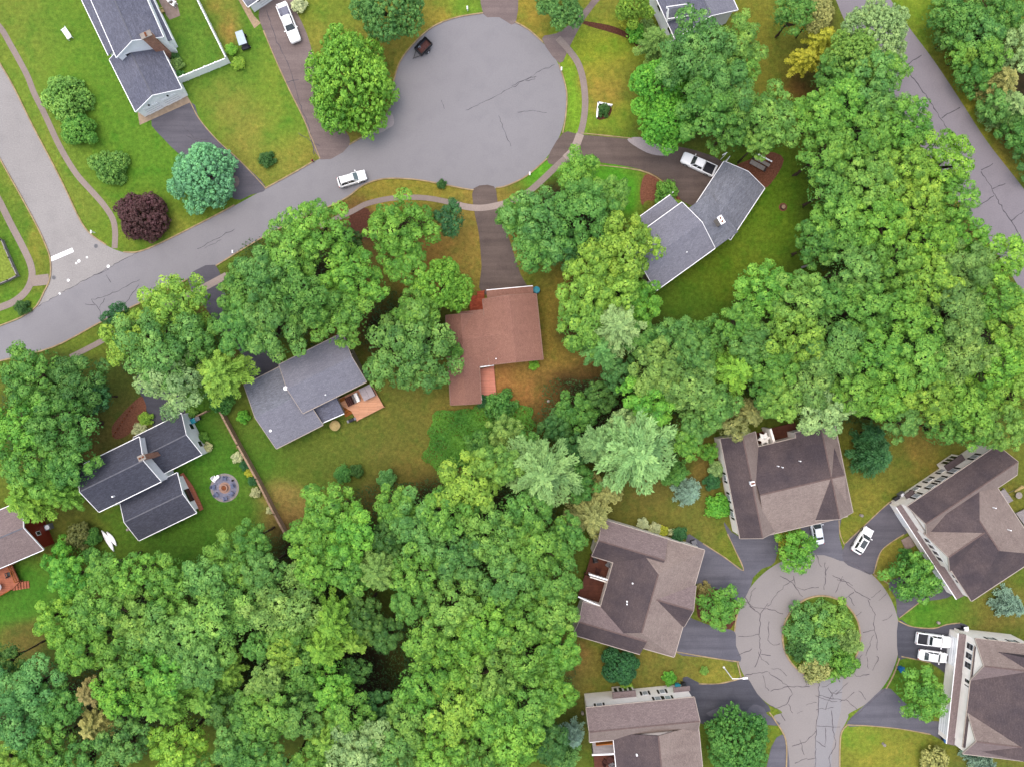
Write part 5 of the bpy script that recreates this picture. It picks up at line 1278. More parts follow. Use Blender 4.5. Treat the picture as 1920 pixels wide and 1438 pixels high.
def crown_lobed(name, R, seed, nl=7, cr=.62, m=46, leaf=.2, zmin=-.45, flat=.82, rough=.18, core=True, dens=.95):
    """crown of several boughs, each covered with leaf clumps; gaps between the boughs stay open"""
    rng = np.random.RandomState(seed)
    L = [((rng.normal(0, .06) * R, rng.normal(0, .06) * R, .27 * R), .60 * R)]
    a0 = rng.rand() * 6.28
    for i in range(nl):
        a = a0 + i * 6.283 / nl + rng.normal(0, .34); lr = rng.uniform(.24, .46); rr = (rng.uniform(.84, 1.12) - lr) * R
        L.append(((rr * math.cos(a), rr * math.sin(a), rng.uniform(-.10, .26) * R), lr * R))
    for i in range(max(0, nl - 4)):
        a = rng.rand() * 6.28; rr = rng.uniform(.15, .45) * R
        L.append(((rr * math.cos(a), rr * math.sin(a), rng.uniform(.35, .5) * R), rng.uniform(.26, .36) * R))
    C, Nn, T0 = [], [], []
    for k, (c, r) in enumerate(L):
        c = np.array(c); n = int(2 * (1 - zmin) * r * r / (cr * cr * dens)) + 3
        d = fib(n, rng, zmin); q = c + d * np.array([1, 1, flat]) * (r - cr * .4) * (1 + rng.normal(0, rough * .5, (n, 1)))
        keep = np.ones(n, bool)
        for j, (c2, r2) in enumerate(L):
            if j != k: keep &= np.linalg.norm((q - np.array(c2)) / np.array([1, 1, flat]), axis=1) > (r2 - cr * .75)
        C.append(q[keep]); Nn.append(d[keep]); T0.append(np.full(keep.sum(), rng.normal(0, .07)))
    C = np.concatenate(C); Nn = np.concatenate(Nn); T0 = np.concatenate(T0); K = len(C)
    crs = cr * rng.uniform(.55, 1.4, K)
    ct = .5 + T0 + rng.normal(0, .13, K)
    ax = Nn * .55 + np.array([0, 0, .75]); ax /= np.linalg.norm(ax, axis=1, keepdims=True)
    d = rng.normal(0, 1, (K, m, 3)); d /= np.linalg.norm(d, axis=2, keepdims=True)
    dot = (d * ax[:, None]).sum(2, keepdims=True); d = np.where(dot < -.25, d - 2 * dot * ax[:, None], d)
    rad = crs[:, None, None] * rng.uniform(.72, 1.05, (K, m, 1))
    p = (C[:, None] + d * rad * np.array([1, 1, .85])).reshape(-1, 3)
    n = (d * .95 + np.array([0, 0, .3]) + rng.normal(0, .32, d.shape)).reshape(-1, 3)
    t = rng.normal(0, 1, p.shape)
    tint = (ct[:, None] + rng.normal(0, .10, (K, m))).reshape(-1)
    sz = leaf * rng.uniform(.75, 1.3, len(p))
    if core:                                         # inner foliage under the clumps, its shade put into a darker tint
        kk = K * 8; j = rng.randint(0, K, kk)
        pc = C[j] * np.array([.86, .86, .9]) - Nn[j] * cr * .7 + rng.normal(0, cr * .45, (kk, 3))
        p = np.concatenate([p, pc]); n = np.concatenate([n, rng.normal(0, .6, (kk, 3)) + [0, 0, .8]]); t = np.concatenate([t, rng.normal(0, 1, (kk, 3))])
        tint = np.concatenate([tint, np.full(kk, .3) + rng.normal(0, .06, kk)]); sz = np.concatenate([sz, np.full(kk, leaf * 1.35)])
    return leaf_mesh(name, p, n, t, sz, sz * .62, tint)

def crown_bough(name, R, seed, nb=40, cr=.36, m=26, leaf=.135, dome=.5, br=(.115, .195), jit=.17, fill=450):
    """many small boughs at uneven heights over an open crown: leaf rosettes, dark gaps between"""
    rng = np.random.RandomState(seed); L = []
    ph = rng.rand() * 6.28; e = rng.uniform(.82, 1.0); ea = rng.rand() * 3.14
    for i in range(nb):
        f = math.sqrt((i + .6) / nb); a = ph + i * 2.39996 + rng.normal(0, .25); r = rng.uniform(*br) * R
        rr = f * R * .9 * (1 + .14 * math.sin(3 * a + ph) + rng.normal(0, .06))
        x, y = rr * math.cos(a), rr * math.sin(a)
        u, v = x * math.cos(ea) + y * math.sin(ea), (-x * math.sin(ea) + y * math.cos(ea)) * e
        x, y = u * math.cos(ea) - v * math.sin(ea), u * math.sin(ea) + v * math.cos(ea)
        L.append((np.array([x, y, dome * R * (1 - f * f) + rng.normal(0, jit) * R]), r))
    C, Nn, T0 = [], [], []
    for k, (c, r) in enumerate(L):
        n = int(2 * 1.35 * r * r / (cr * cr * .82)) + 2
        d = fib(n, rng, -.35); q = c + d * np.array([1, 1, .75]) * r * rng.uniform(.72, 1.1, (n, 1))
        keep = rng.rand(n) > .14
        for j, (c2, r2) in enumerate(L):
            if j != k: keep &= np.linalg.norm(q - c2, axis=1) > r2 * .78
        C.append(q[keep]); Nn.append(d[keep]); T0.append(np.full(keep.sum(), rng.normal(0, .07)))
    C = np.concatenate(C); Nn = np.concatenate(Nn); T0 = np.concatenate(T0); K = len(C)
    crs = cr * rng.uniform(.6, 1.35, K); ct = .52 + T0 * 1.5 + rng.normal(0, .15, K)
    ax = Nn * .5 + np.array([0, 0, .8]); ax /= np.linalg.norm(ax, axis=1, keepdims=True)
    d = rng.normal(0, 1, (K, m, 3)); d /= np.linalg.norm(d, axis=2, keepdims=True)
    dot = (d * ax[:, None]).sum(2, keepdims=True); d = np.where(dot < -.1, d - 2 * dot * ax[:, None], d)
    p = (C[:, None] + d * crs[:, None, None] * rng.uniform(.75, 1.06, (K, m, 1)) * np.array([1, 1, .8])).reshape(-1, 3)
    n = (d * .8 + Nn[:, None] * .5 + np.array([0, 0, .2]) + rng.normal(0, .3, d.shape)).reshape(-1, 3)
    tint = (ct[:, None] + rng.normal(0, .09, (K, m))).reshape(-1); sz = leaf * rng.uniform(.75, 1.3, len(p))
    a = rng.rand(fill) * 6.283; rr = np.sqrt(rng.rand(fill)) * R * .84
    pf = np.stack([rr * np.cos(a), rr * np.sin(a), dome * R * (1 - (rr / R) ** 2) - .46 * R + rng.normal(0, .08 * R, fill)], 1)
    p = np.concatenate([p, pf]); n = np.concatenate([n, rng.normal(0, .5, (fill, 3)) + [0, 0, .9]]); tint = np.concatenate([tint, rng.normal(.34, .06, fill)]); sz = np.concatenate([sz, leaf * 1.5 * rng.uniform(.8, 1.2, fill)])  # low fill leaves: shade of the gaps painted in as a darker tint
    return leaf_mesh(name, p, n, rng.normal(0, 1, p.shape), sz, sz * .62, tint)

def crown_pine(name, R, seed, levels=9, nb=8, top=1.3, droop=.12, needle=.26, dens=1.0, up=.15):
    """tiers of feathery boughs radiating from the stem"""
    rng = np.random.RandomState(seed); Pp, Nn, Tt, Sz, Ti = [], [], [], [], []
    for lv in range(levels):
        f = lv / (levels - 1); z = (f * top - .15) * R; ln0 = R * (1 - f) ** .7 * .98 + .12 * R
        n = max(4, int(nb * (1 - f * .45))); a0 = rng.rand() * 6.28
        for i in range(n):
            a = a0 + i * 6.283 / n + rng.normal(0, .2); ln = ln0 * rng.uniform(.66, 1.08); bt = .5 + rng.normal(0, .10)
            dr = np.array([math.cos(a), math.sin(a), 0]); sd = np.array([-dr[1], dr[0], 0])
            q = int(max(5, ln / .17) * dens)
            for j in range(q):
                u = (j + rng.rand()) / q; u = .12 + .88 * u
                wd = ln * .20 * math.sin(min(1, u * 1.25) * math.pi * .82) + .06
                base = dr * ln * u + np.array([0, 0, z + up * ln * u - droop * ln * u * u * 2])
                mm = 9
                off = rng.uniform(-1, 1, mm)
                p = base + sd * (off * wd)[:, None] + rng.normal(0, .08, (mm, 3)) - dr * (abs(off) * wd * .5)[:, None]
                tt = dr + sd * (off * .9)[:, None] + rng.normal(0, .3, (mm, 3)) + [0, 0, .15]
                Pp.append(p); Tt.append(tt); Nn.append(rng.normal(0, .42, (mm, 3)) + [0, 0, 1]); Sz.append(needle * rng.uniform(.7, 1.25, mm)); Ti.append(bt + .18 * (u - .5) + rng.normal(0, .1, mm))
    p, t, n, s, ti = [np.concatenate(x) for x in (Pp, Tt, Nn, Sz, Ti)]
    return leaf_mesh(name, p, n, t, s, s * .36, ti)

PRO = {}
for i in range(6): PRO['c5', i] = (crown_bough('crown_leaves', 5.0, 10 + i, 27 + 2 * i), 5.0)
for i in range(4): PRO['c3', i] = (crown_bough('crown_leaves', 3.2, 30 + i, 22 + 2 * i, .30, 24, .115, .55, (.15, .25), .13, 350), 3.2)
for i in range(4): PRO['o5', i] = (crown_bough('crown_leaves', 5.0, 50 + i, 18 + 2 * i, .40, 30, .135, .5, (.17, .27), .15, 600), 5.0)      # big rounded clumps
for i in range(3): PRO['f6', i] = (crown_lobed('crown_leaves', 6.0, 70 + i, 9, .40, 30, .145, flat=.95, rough=.22), 6.0)    # fine even foliage
for i in range(3): PRO['f2', i] = (crown_lobed('crown_leaves', 2.6, 80 + i, 9, .26, 24, .11, zmin=-.7, flat=1.0, rough=.12), 2.6)
for i in range(2): PRO['b1', i] = (crown_lobed('shrub_leaves', 1.0, 90 + i, 6, .2, 24, .07, zmin=-.6, flat=.9), 1.0)
for i in range(2): PRO['t3', i] = (crown_lobed('topiary_leaves', 3.0, 95 + i, 12, .22, 22, .10, zmin=-.7, flat=.95, rough=.05), 3.0)
for i in range(3): PRO['n6', i] = (crown_pine('pine_boughs', 6.0, 110 + i, 9, 10), 6.0)
for i in range(2): PRO['s3', i] = (crown_pine('spruce_boughs', 2.8, 120 + i, 12, 9, 1.9, .16, .17, 1.1, .02), 2.8)

def trunk_mesh(seed):
    rng = random.Random(seed); mb = MB(); pts = [(0, 0, -.02)]
    for i in range(1, 7): pts.append((pts[-1][0] + rng.uniform(-.06, .06), pts[-1][1] + rng.uniform(-.06, .06), i / 6))
    for i in range(6): mb.tube(pts[i], pts[i + 1], .30 * (1 - i * .13) * (1.25 if i == 0 else 1), .30 * (1 - (i + 1) * .13), 8, False)
    for k in range(5):
        a = k * 1.256 + rng.uniform(-.3, .3); b = pts[3 + k % 3]; l = rng.uniform(1.6, 2.6)
        mid = (b[0] + math.cos(a) * l * .5, b[1] + math.sin(a) * l * .5, b[2] + .14); e = (b[0] + math.cos(a) * l, b[1] + math.sin(a) * l, min(1.05, b[2] + .3))
        mb.tube(b, mid, .10, .07, 6, False); mb.tube(mid, e, .07, .025, 6, False)
    o = mb.build('trunk', 'bark'); me = o.data; bpy.data.objects.remove(o); return me
TRUNKS = [trunk_mesh(i) for i in range(4)]

PAL = {'g':(102,156,58),'d':(82,138,58),'b':(112,170,58),'y':(140,180,62),'l':(128,182,56),'v':(104,174,56),'o':(124,160,80),'p':(142,178,108),'s':(130,160,136),'t':(90,152,84),'u':(122,184,124),'B':(104,112,58),'z':(128,172,100),'e':(58,110,60),'Y':(178,184,58),'O':(158,146,84),'P':(84,56,56),'T':(158,162,92),'k':(66,108,48),'w':(200,206,150),'m':(98,150,74),'q':(120,166,70)}
LEAFK = 1.66
KIND = {'c':('c5',6),'o':('o5',4),'f':('f6',3),'F':('f2',3),'b':('b1',2),'n':('n6',3),'s':('s3',2),'x':('t3',2),'a':('c3',4)}
NAME = {'c':('broadleaf_tree','tree'),'o':('broadleaf_tree','tree'),'f':('round_tree','tree'),'F':('bushy_tree','tree'),'b':('shrub','shrub'),'n':('pine_tree','tree'),'s':('spruce_tree','tree'),'x':('clipped_tree','tree'),'a':('small_tree','tree')}
SEEN = {}
tr = random.Random(11)
def tree(px, py, r, kind, col, ht, label, group=None):
    if group is None and kind in 'co': r *= 1.07
    if group in (G1, G2) and kind in 'co': ht = 14.5 + (ht - 14.5) * .45; r *= 1.04 if group == G2 else .98
    key, n = KIND[kind]; me, R0 = PRO[key, tr.randrange(n)]
    zc = max(.2, ht - .66 * r / 11.3) if kind in 'coaf' else max(.2, ht - .45 * r / 11.3); R = r * (H - zc) / F; s = R / R0
    base = P(px, py, zc); nm, cat = NAME[kind]
    if kind == 'b' and r > 18: pass
    assert label not in SEEN, label
    SEEN[label] = 1
    t = thing(nm, label, cat, (base.x, base.y, 0), 0, group)
    tops = {'n': 1.2, 's': 1.8}.get(kind, .88); zs = s * (tr.uniform(.78, .95) if kind in 'co' else tr.uniform(.92, 1.1))
    z0 = max(.25 * s if kind in 'bxF' else .4, ht - tops * R0 * zs)
    if kind in 'bxF': z0 = min(z0, .55 * R)
    c = bpy.data.objects.new('foliage' if nm == 'shrub' else 'crown', me); COL.objects.link(c); c.parent = t
    c.location = (0, 0, z0); c.scale = (s * tr.uniform(.92, 1.1), s * tr.uniform(.92, 1.1), zs); c.rotation_euler = (0, 0, tr.uniform(0, 6.28))
    pc = PAL[col]
    if kind in 'con' and col in 'gdbylvotkmqe':
        mean = (107, 153, 60); pc = tuple(a * .68 + b * .32 for a, b in zip(pc, mean))
    q = A(*pc); j = tr.uniform(.9, 1.1); hj = tr.uniform(-.06, .06)
    c.color = (min(.9, q[0] * LEAFK * j * (1 + hj)), min(.9, q[1] * LEAFK * j), min(.9, q[2] * LEAFK * j * (1 - hj)), 1)
    k = bpy.data.objects.new('stem' if nm == 'shrub' else 'trunk', TRUNKS[tr.randrange(4)]); COL.objects.link(k); k.parent = t
    ks = max(.12, R / 5.0); k.scale = (ks, ks, max(.2, z0 + .08 * R)); k.rotation_euler = (0, 0, tr.uniform(0, 6.28))
    return t

G1, G2, G3, G4 = 'trees of the big wood at the right', 'trees of the lower left wood', 'trees beyond the road at upper right', 'trees of the middle belt'
W = [None]
def rows(txt, group=None):
    for ln in txt.strip().split('\n'):
        a = ln.split('|'); px, py, r, kind, col, ht = a[0].split()
        tree(float(px), float(py), float(r), kind, col, float(ht), a[1].strip(), group)
rows('''
115 177 42 F q 4.2|dense round olive green bushy tree, topmost of three on the upper left lawn
146 242 34 F g 3.6|loose speckled bushy tree, middle one of three on the upper left lawn
201 311 33 F q 3.4|sparse yellowish bushy tree, lowest of three on the upper left lawn
379 332 62 f u 7|bluish green feathery tree beside the dark driveway at upper left
263 404 45 F P 5|dark purple leaved tree on the corner lawn above the road
432 91 11 b l 1.4|lime green round bush left of the small pale blue roofed cart
445.5 117 12 b y 1.5|yellow green round bush below the small pale blue roofed cart
500 298 15 b k 1.5|small dark green shrub on the dry lawn between two driveways
560 8 15 b w 1.6|cream flowering hydrangea at the top edge by the white pickup
653 150 90 f b 11|big round bright green tree between brown driveway and cul de sac
725 8 62 f m 11|round bluish green tree cut by the top edge above the cul de sac
828 345 10 b k 1|tiny dark shrub on the lower kerb of the cul de sac
330 118 12 b o 1.6|dark variegated shrub between grey house and white fenced lawn
325 105 9 b k 1.6|dark shrub at the brick chimney foot of the grey house
334 137 9 b d 1.4|small green shrub by the white fence corner at the grey house
1053 6 46 f m 9|dark green round tree cut by the top edge right of the cul de sac
1190 14 36 f y 7|yellow green tree cut by the top edge beside the dormer house
1174 38 10 b Y 1.8|bright yellow flowering shrub below the yellow green tree at the top
1196 60 20 b v 2|fresh green shrub below the yellow green tree at the top
1215 50 16 b o 2|brownish flowering shrub by the dormer house wall
1132 208 12 b k .9|dark low shrub inside the white edged flower bed
843 410 34 a e 9|tall narrow dark green tree right of the bright trees by the brown driveway
1250 362 24 b g 2.6|green shrub with yellow flowers before the bent house porch
1262 385 14 b y 1.4|yellowish shrub at the end of the bent house porch
1001 684 10 b l 1|lime green shrub below the red brown house wall
405 750 27 F d 4.5|dark green round bush at the end of the board fence by the slate house
455 782 13 b v 1.5|small bright green shrub on the grass beside the pale grey house
443 858 11 b w 1.3|cream hydrangea beside the board fence above the fire pit patio
478 924 10 b w 1.3|cream hydrangea beside the board fence right of the fire pit patio
505 957 7 b w 1|small white flower clump at the lower board fence
447 838 6 b O .9|reddish flower clump against the board fence
466 886 8 b Y .9|yellow flower clump along the board fence
473 902 9 b e 1|dark leafy clump along the board fence
458 872 9 b e 1.1|dark bluish leafy clump below the upper cream hydrangea
262 808 15 b w 1.5|white flowering hydrangea by the mulch path at the slate house
272 785 13 b y 1.5|yellow green shrub beside the mulch path at the slate house
359 775 9 b q 1.4|pale leafy shrub above the bright blue bin
388 838 9 b w 1.2|cream flowering shrub at the white gable of the slate house
380 820 10 b g 1.2|leafy green shrub along the white gable of the slate house
242 945 8 b y 1|yellowish shrub at the lower wall of the slate house
164 1010 18 F d 3|dark green bush left of the white kayaks
146 1006 24 b B 3|brownish green leafless looking shrub left of the slate house corner
112 1050 36 a v 5|bright green small tree right of the red house
160 1044 16 b d 3|dark green shrub just below the white kayaks
1655 856 46 s e 8|dark green evergreen alone on the dry lawn between two condominiums
1650 815 22 s e 7|dark evergreen top against the big wood above the lone evergreen
1496 1031 42 a b 6.5|light green tree above the turning circle before the silver sedan
1350 1140 40 a g 6|light green tree between the twin deck condominium and the turning circle
1716 1085 50 a g 7|leafy green tree before the large hipped condominium
1733 1305 52 a g 7.5|big green tree on the lawn corner right of the turning circle
1385 1394 64 f d 7.5|big dark green tree at the bottom beside the fresh sealed driveway
1164 1252 36 x e 4.6|dark green clipped globe tree between two condominiums
1508 1164 44 a m 3.6|green small tree at the top of the round island
1560 1162 40 a q 3.4|olive green small tree at the upper right of the round island
1590 1198 34 s o 3.4|greyish evergreen bush at the right of the round island
1524 1252 28 b T 1.2|yellowish ornamental grass clump at the bottom of the round island
1572 1240 34 a g 2|mid green small tree at the lower right of the round island
1500 1214 26 b k 2|yellow green shrub at the left of the round island
1532 1208 40 a m 3.0|bluish green small tree in the middle of the round island
1898 1136 32 s s 4|grey blue spruce at the right edge below the large hipped condominium
1842 1424 34 s s 4|silver blue spruce below the twin gabled condominium at the bottom
1752 1430 30 b T 2.4|tan feathery bush left of the silver blue spruce at the bottom
1296 925 34 s s 5|silver blue spruce on the brown lawn between two condominiums
1270 890 34 s d 5|dark green spruce behind the silver blue spruce
1330 848 20 a b 4|narrow bright green shrub by the upper condominium corner
1336 905 16 b e 2.2|dark shrub along the cream wall of the upper condominium
1350 950 24 b v 2.4|fresh green shrub along the cream wall of the upper condominium
1345 880 16 b p 2.2|pale leafy shrub along the cream wall of the upper condominium
1206 982 11 b w 1.4|white flowering shrub behind the twin deck condominium
1229 992 12 b w 1.4|white hydrangea behind the twin deck condominium gutter
1244 996 10 b Y 1.2|yellow flowering shrub behind the twin deck condominium gutter
1275 1003 14 b e 2|dark evergreen shrub behind the twin deck condominium
1260 998 8 b w 1|small white flower clump beside the dark evergreen shrub
1470 1010 14 b Y 1.2|yellow green shrub at the garage corner of the upper condominium
1256 1272 13 b v 1.4|bright green shrub beside the turquoise bin
1175 1290 12 b y 1.6|yellow green vine bush on the wall of the bottom condominium
1322 1105 14 b O 1.2|orange flowering shrub at the entry of the twin deck condominium
1700 1040 14 b d 1.4|dark shrub before the stoop of the large hipped condominium
45 577 14 b k .8|low dark green bush in the grass corner at the far left
1321 1258 8 b q .8|small leafy plant on the dry grass tip by the street lamp
940 760 30 b d 3|dark green shrub at the salmon deck corner
905 752 12 b e 2|small dark shrub at the salmon deck edge
640 890 16 b d 2.5|lone dark green shrub on the lawn edge above the lower wood
664 885 14 b k 3|dark conical shrub beside the lone shrub at the lawn edge
722 900 18 b m 3|pale leafy shrub at the lawn edge of the lower wood
''')
rows('''
600 432 66 c b 15|bright crown above the pale grey house at the road side
542 470 56 c g 14|mid green crown touching the road left of the bright crown
500 515 60 c m 15|dusky green crown in the clump above the grey house
452 545 52 c d 13|dark green crown at the left end of the clump above the grey house
662 522 62 c b 14|bright green crown at the right end of the clump above the grey house
632 590 58 c g 14|green crown hanging over the pale grey house roof
570 560 64 c d 16|dark crown in the centre of the clump above the grey house
505 605 70 c m 15|broad dusky crown over the dark driveway of the grey house
455 612 54 c d 14|dark green crown at the lower left of the clump above the grey house
648 455 34 a k 9|small dark crown beside the brown mulch patch
752 428 70 c b 13|bright green clumpy tree right of the dark mulch patch
760 492 44 c b 11|bright lower bough tree under the clumpy tree near the mulch patch
826 540 58 f b 11|feathery lime green tree left of the brown driveway
782 585 48 c g 11|green tree between the lime feathery tree and the bare earth strip
770 655 88 c m 13|large dusky green tree left of the red brown house
850 655 18 a g 6|small green tree against the red brown roof
330 582 66 c y 12|yellow green crown over the main road at the left
248 632 58 c y 12|yellowish crown at the left side of the clump by the main road
298 652 72 o m 14|bluish green big clumped crown left of the pale grey house
362 645 50 c d 12|dark green crown beside the pale concrete walk
335 705 64 o p 12|pale grey green crown above the slate house driveway
408 700 58 n y 13|yellow green feathery pine left of the pale grey house roof
215 590 26 a e 9|dark small crown leaning over the main road
62 712 64 c d 13|dark green crown under the main road at the left edge
135 722 58 c k 12|very dark crown right of the left edge grove
42 795 70 c v 14|vivid green crown at the left edge above the red house
118 800 62 c d 14|dark crown between the vivid crown and slate house
62 872 60 c g 13|mid green crown in the left edge grove
128 872 50 c d 12|dark green crown beside the slate house gable
40 935 52 n l 12|yellow lime feathery crown hanging over the red house roof
102 925 46 n b 11|light green feathery crown between red house and slate house
172 745 34 a e 9|dark small crown at the mulch path
1085 330 46 c b 9|bright green tree where the footpath meets the brown driveway
1008 422 68 c m 13|dusky green tree right of the brown driveway
1092 402 62 c d 13|dark green tree between bent house and brown driveway
1142 368 42 c q 10|olive green tree before the bent grey house porch
1002 475 42 c d 11|dark lower tree beside the bend of the brown driveway
972 402 40 c g 11|green tree overhanging the pale concrete walk
1055 465 40 c e 10|dark shaded tree behind the yellow green tree
1172 462 68 c y 14|bright yellow green tree over the bent grey roof
1115 505 56 c y 13|yellow green tree left of the brightest one
1095 560 52 c y 12|yellow green tree at the grass side right of the red brown house
1152 535 50 c y 12|yellow green lower crown near the bent house end gable
1202 570 44 c v 10|fresh green tree below the bent grey house
1092 615 52 c g 12|green tree at the right side of the red brown yard
1158 612 58 n p 14|whitish pale pine below the yellow green trees
1128 655 40 n t 12|bluish green pine below the whitish pine
1205 640 42 c d 10|dark green tree at the lawn foot below the bent house
1262 640 50 c m 10|dusky tree at the lower lawn edge below the bent house
1325 640 44 c d 10|dark tree at the right of the lower lawn edge
''')
rows('''
1232 165 54 f v 11|vivid green tree right of the white edged flower bed
1254 226 56 f v 11|vivid green round tree above the umber driveway
1302 102 76 o m 16|big grey green clumped tree below the dormer house
1386 82 48 o q 14|lighter green tree right of the dormer house roof
1356 155 60 o m 16|grey green clumped tree beside the brown grass strip
1322 205 58 o d 15|dark grey green tree above the white pickup with black bed
1232 72 38 n o 9|half bare grey tree left of the dormer house
1368 240 48 c d 13|dark green tree above the pale boards
1440 222 62 o q 15|olive clumped tree at the tip of the brown grass strip
1428 262 34 c q 13|light clumpy tree just above the pale boards
1395 130 34 c g 13|small green tree right side of the grey green clump
''', G4)
rows('''
1492 22 46 c d 6|dark green tree at the top edge left of the wide road
1532 22 34 f T 10|pale brownish tree at the top edge by the wide road
1548 68 36 n Y 9|golden yellow tree left of the pale willow
1516 108 32 n Y 8|golden yellow lower tree beside the reddish earth
1640 68 64 f p 13|pale light green willow like tree leaning over the wide road
1600 112 56 f q 14|soft green tree below the pale willow
1562 140 42 c d 12|dark tree between golden trees and wide road wood
1628 152 60 c m 15|dusky green tree at the north end of the big wood
1668 135 40 c g 13|green tree overhanging the wide road below the willow
1582 192 52 c b 14|bright crown near the reddish earth corner
1535 222 56 c b 15|bright crown at the upper left corner of the big wood
1650 205 50 c m 14|dusky crown behind the upper road edge
1698 238 60 c b 15|bright crown at the bend of the wide road edge
1622 262 64 c g 16|tall green crown inside the upper big wood
1546 288 56 c g 15|green crown at the left edge beside the lumber rack lawn
1772 302 62 c l 15|lime bright crown bulging furthest over the wide road
1702 315 66 c y 16|yellow green crown left of the furthest bulging one
1628 342 60 c q 16|olive crown in the upper middle of the big wood
1562 352 52 c d 14|dark crown bordering the bent house lawn
1790 372 50 c b 14|bright crown below the furthest bulging crown
1720 385 60 c y 16|yellow green crown above the long black gap
1648 412 64 c b 16|bright crown left of the long black gap
1578 412 60 c g 15|green crown near the tree stump on the lawn
1536 455 52 c d 13|dark low crown at the lawn corner of the big wood
1742 452 62 c l 16|lime crown below the long black gap
1812 440 46 c v 14|vivid crown against the orange verge
1872 482 56 c l 14|lime crown beside the last bend of the wide road
1812 505 60 o o 16|grey olive dull crown among the lime ones
1742 522 62 c y 17|yellow green crown at the centre of the big wood
1672 495 62 c g 16|green crown left of the wood centre
1606 502 56 c m 15|dusky crown at the fallen pale log
1862 560 64 c b 15|bright crown at the right edge of the big wood
1905 615 50 c y 14|yellow green crown cut by the right edge
1790 585 60 o o 17|grey green broad crown right of the wood centre
1702 592 64 c b 17|bright crown beneath the wood centre
1622 582 60 c g 16|green crown below the fallen log
1552 560 40 c d 12|dark low crown at the right end of the bent house lawn
1432 548 66 c b 14|bright clumpy crown standing out on the bent house lawn
1494 562 58 c q 15|olive crown right of the lawn standing crown
1388 602 42 c g 12|green crown left foot of the lawn standing crown
1490 632 64 c y 16|yellow green crown in the lower left of the big wood
1562 655 64 o m 16|dusky clumped crown in the lower middle of the big wood
1642 665 64 c b 17|bright crown in the lower middle of the big wood
1722 675 64 c g 17|green crown left of the right edge crowns
1800 662 62 o o 17|grey green big crown near the right edge
1872 685 62 c l 15|lime crown near the right edge lower wood
1908 745 52 c y 14|yellow green crown at the lower right of the big wood
1412 645 50 c m 13|dusky crown left of the lime rosette crown
1385 692 50 n l 13|vivid lime feathery rosette crown
1522 722 62 o o 15|pale olive clumped crown over the condominium
1600 735 56 c g 15|green crown above the lone evergreen lawn
1542 772 52 o p 13|pale grey clumped crown drooping over the condominium roof
1662 742 60 c b 15|bright crown over the dry lawn edge
1742 745 62 c y 16|yellow green crown above the large hipped condominium
1690 790 40 c m 12|dusky low crown at the lawn edge behind the lone evergreen
1812 755 62 c b 15|bright crown above the windowed cream wall
1872 795 56 c q 14|olive crown above the right edge condominium
1828 805 46 c g 12|green low crown touching the windowed cream wall
1772 802 42 c d 11|dark low crown at the upper lawn of the hipped condominium
1455 690 52 c g 14|green crown right of the lime rosette crown
1460 750 46 o q 13|olive low crown left of the drooping grey crown
''', G1)
rows('''
1232 692 54 o o 13|greyish olive crown in the middle belt
1302 672 50 c m 12|dusky crown of the middle belt below the lawn
1292 725 54 o o 13|pale olive crown right of the vivid green middle tree
1342 758 48 o m 12|dusky clumped crown above the upper condominium
1222 748 56 c v 12|vivid green tree above the largest pale pine
1375 795 36 c T 9|yellowish tan small crown behind the star parasol deck
1412 775 30 n T 9|yellowish tan feathery crown behind the star parasol deck
1440 732 40 c d 12|dark crown above the yellowish tan feathery one
1160 700 38 c e 8|very dark crown at the orange yard corner
1128 742 36 c k 6|dark low crown at the end of the orange yard
1082 775 44 c d 6|dark green thicket tree below the orange yard
1042 800 34 c e 6|dark thicket tree left of the largest pale pine
1172 795 34 c p 10|pale grey green crown touching the largest pine
1195 852 98 n z 17|largest pale green star shaped pine
1016 890 74 n z 17|pale green star shaped pine over the lower wood
1120 832 38 n z 13|small pale pine left of the largest one
1072 850 36 c e 8|dark tree between the two pale pines
1085 905 40 c d 9|dark green tree right of the second pale pine
1108 972 48 n T 9|yellow tan feathery pine at the twin deck condominium
1138 925 34 n T 8|small yellow tan pine above the twin deck condominium
945 808 36 c o 9|greyish crown right of the green ground cover
990 835 32 c d 9|dark crown above the second pale pine
905 835 34 c d 7|dark thicket crown below the ground cover
1310 790 44 c m 10|dusky bluish tree left of the upper condominium
1285 830 30 c b 9|bright small tree right of the largest pale pine
''', G4)
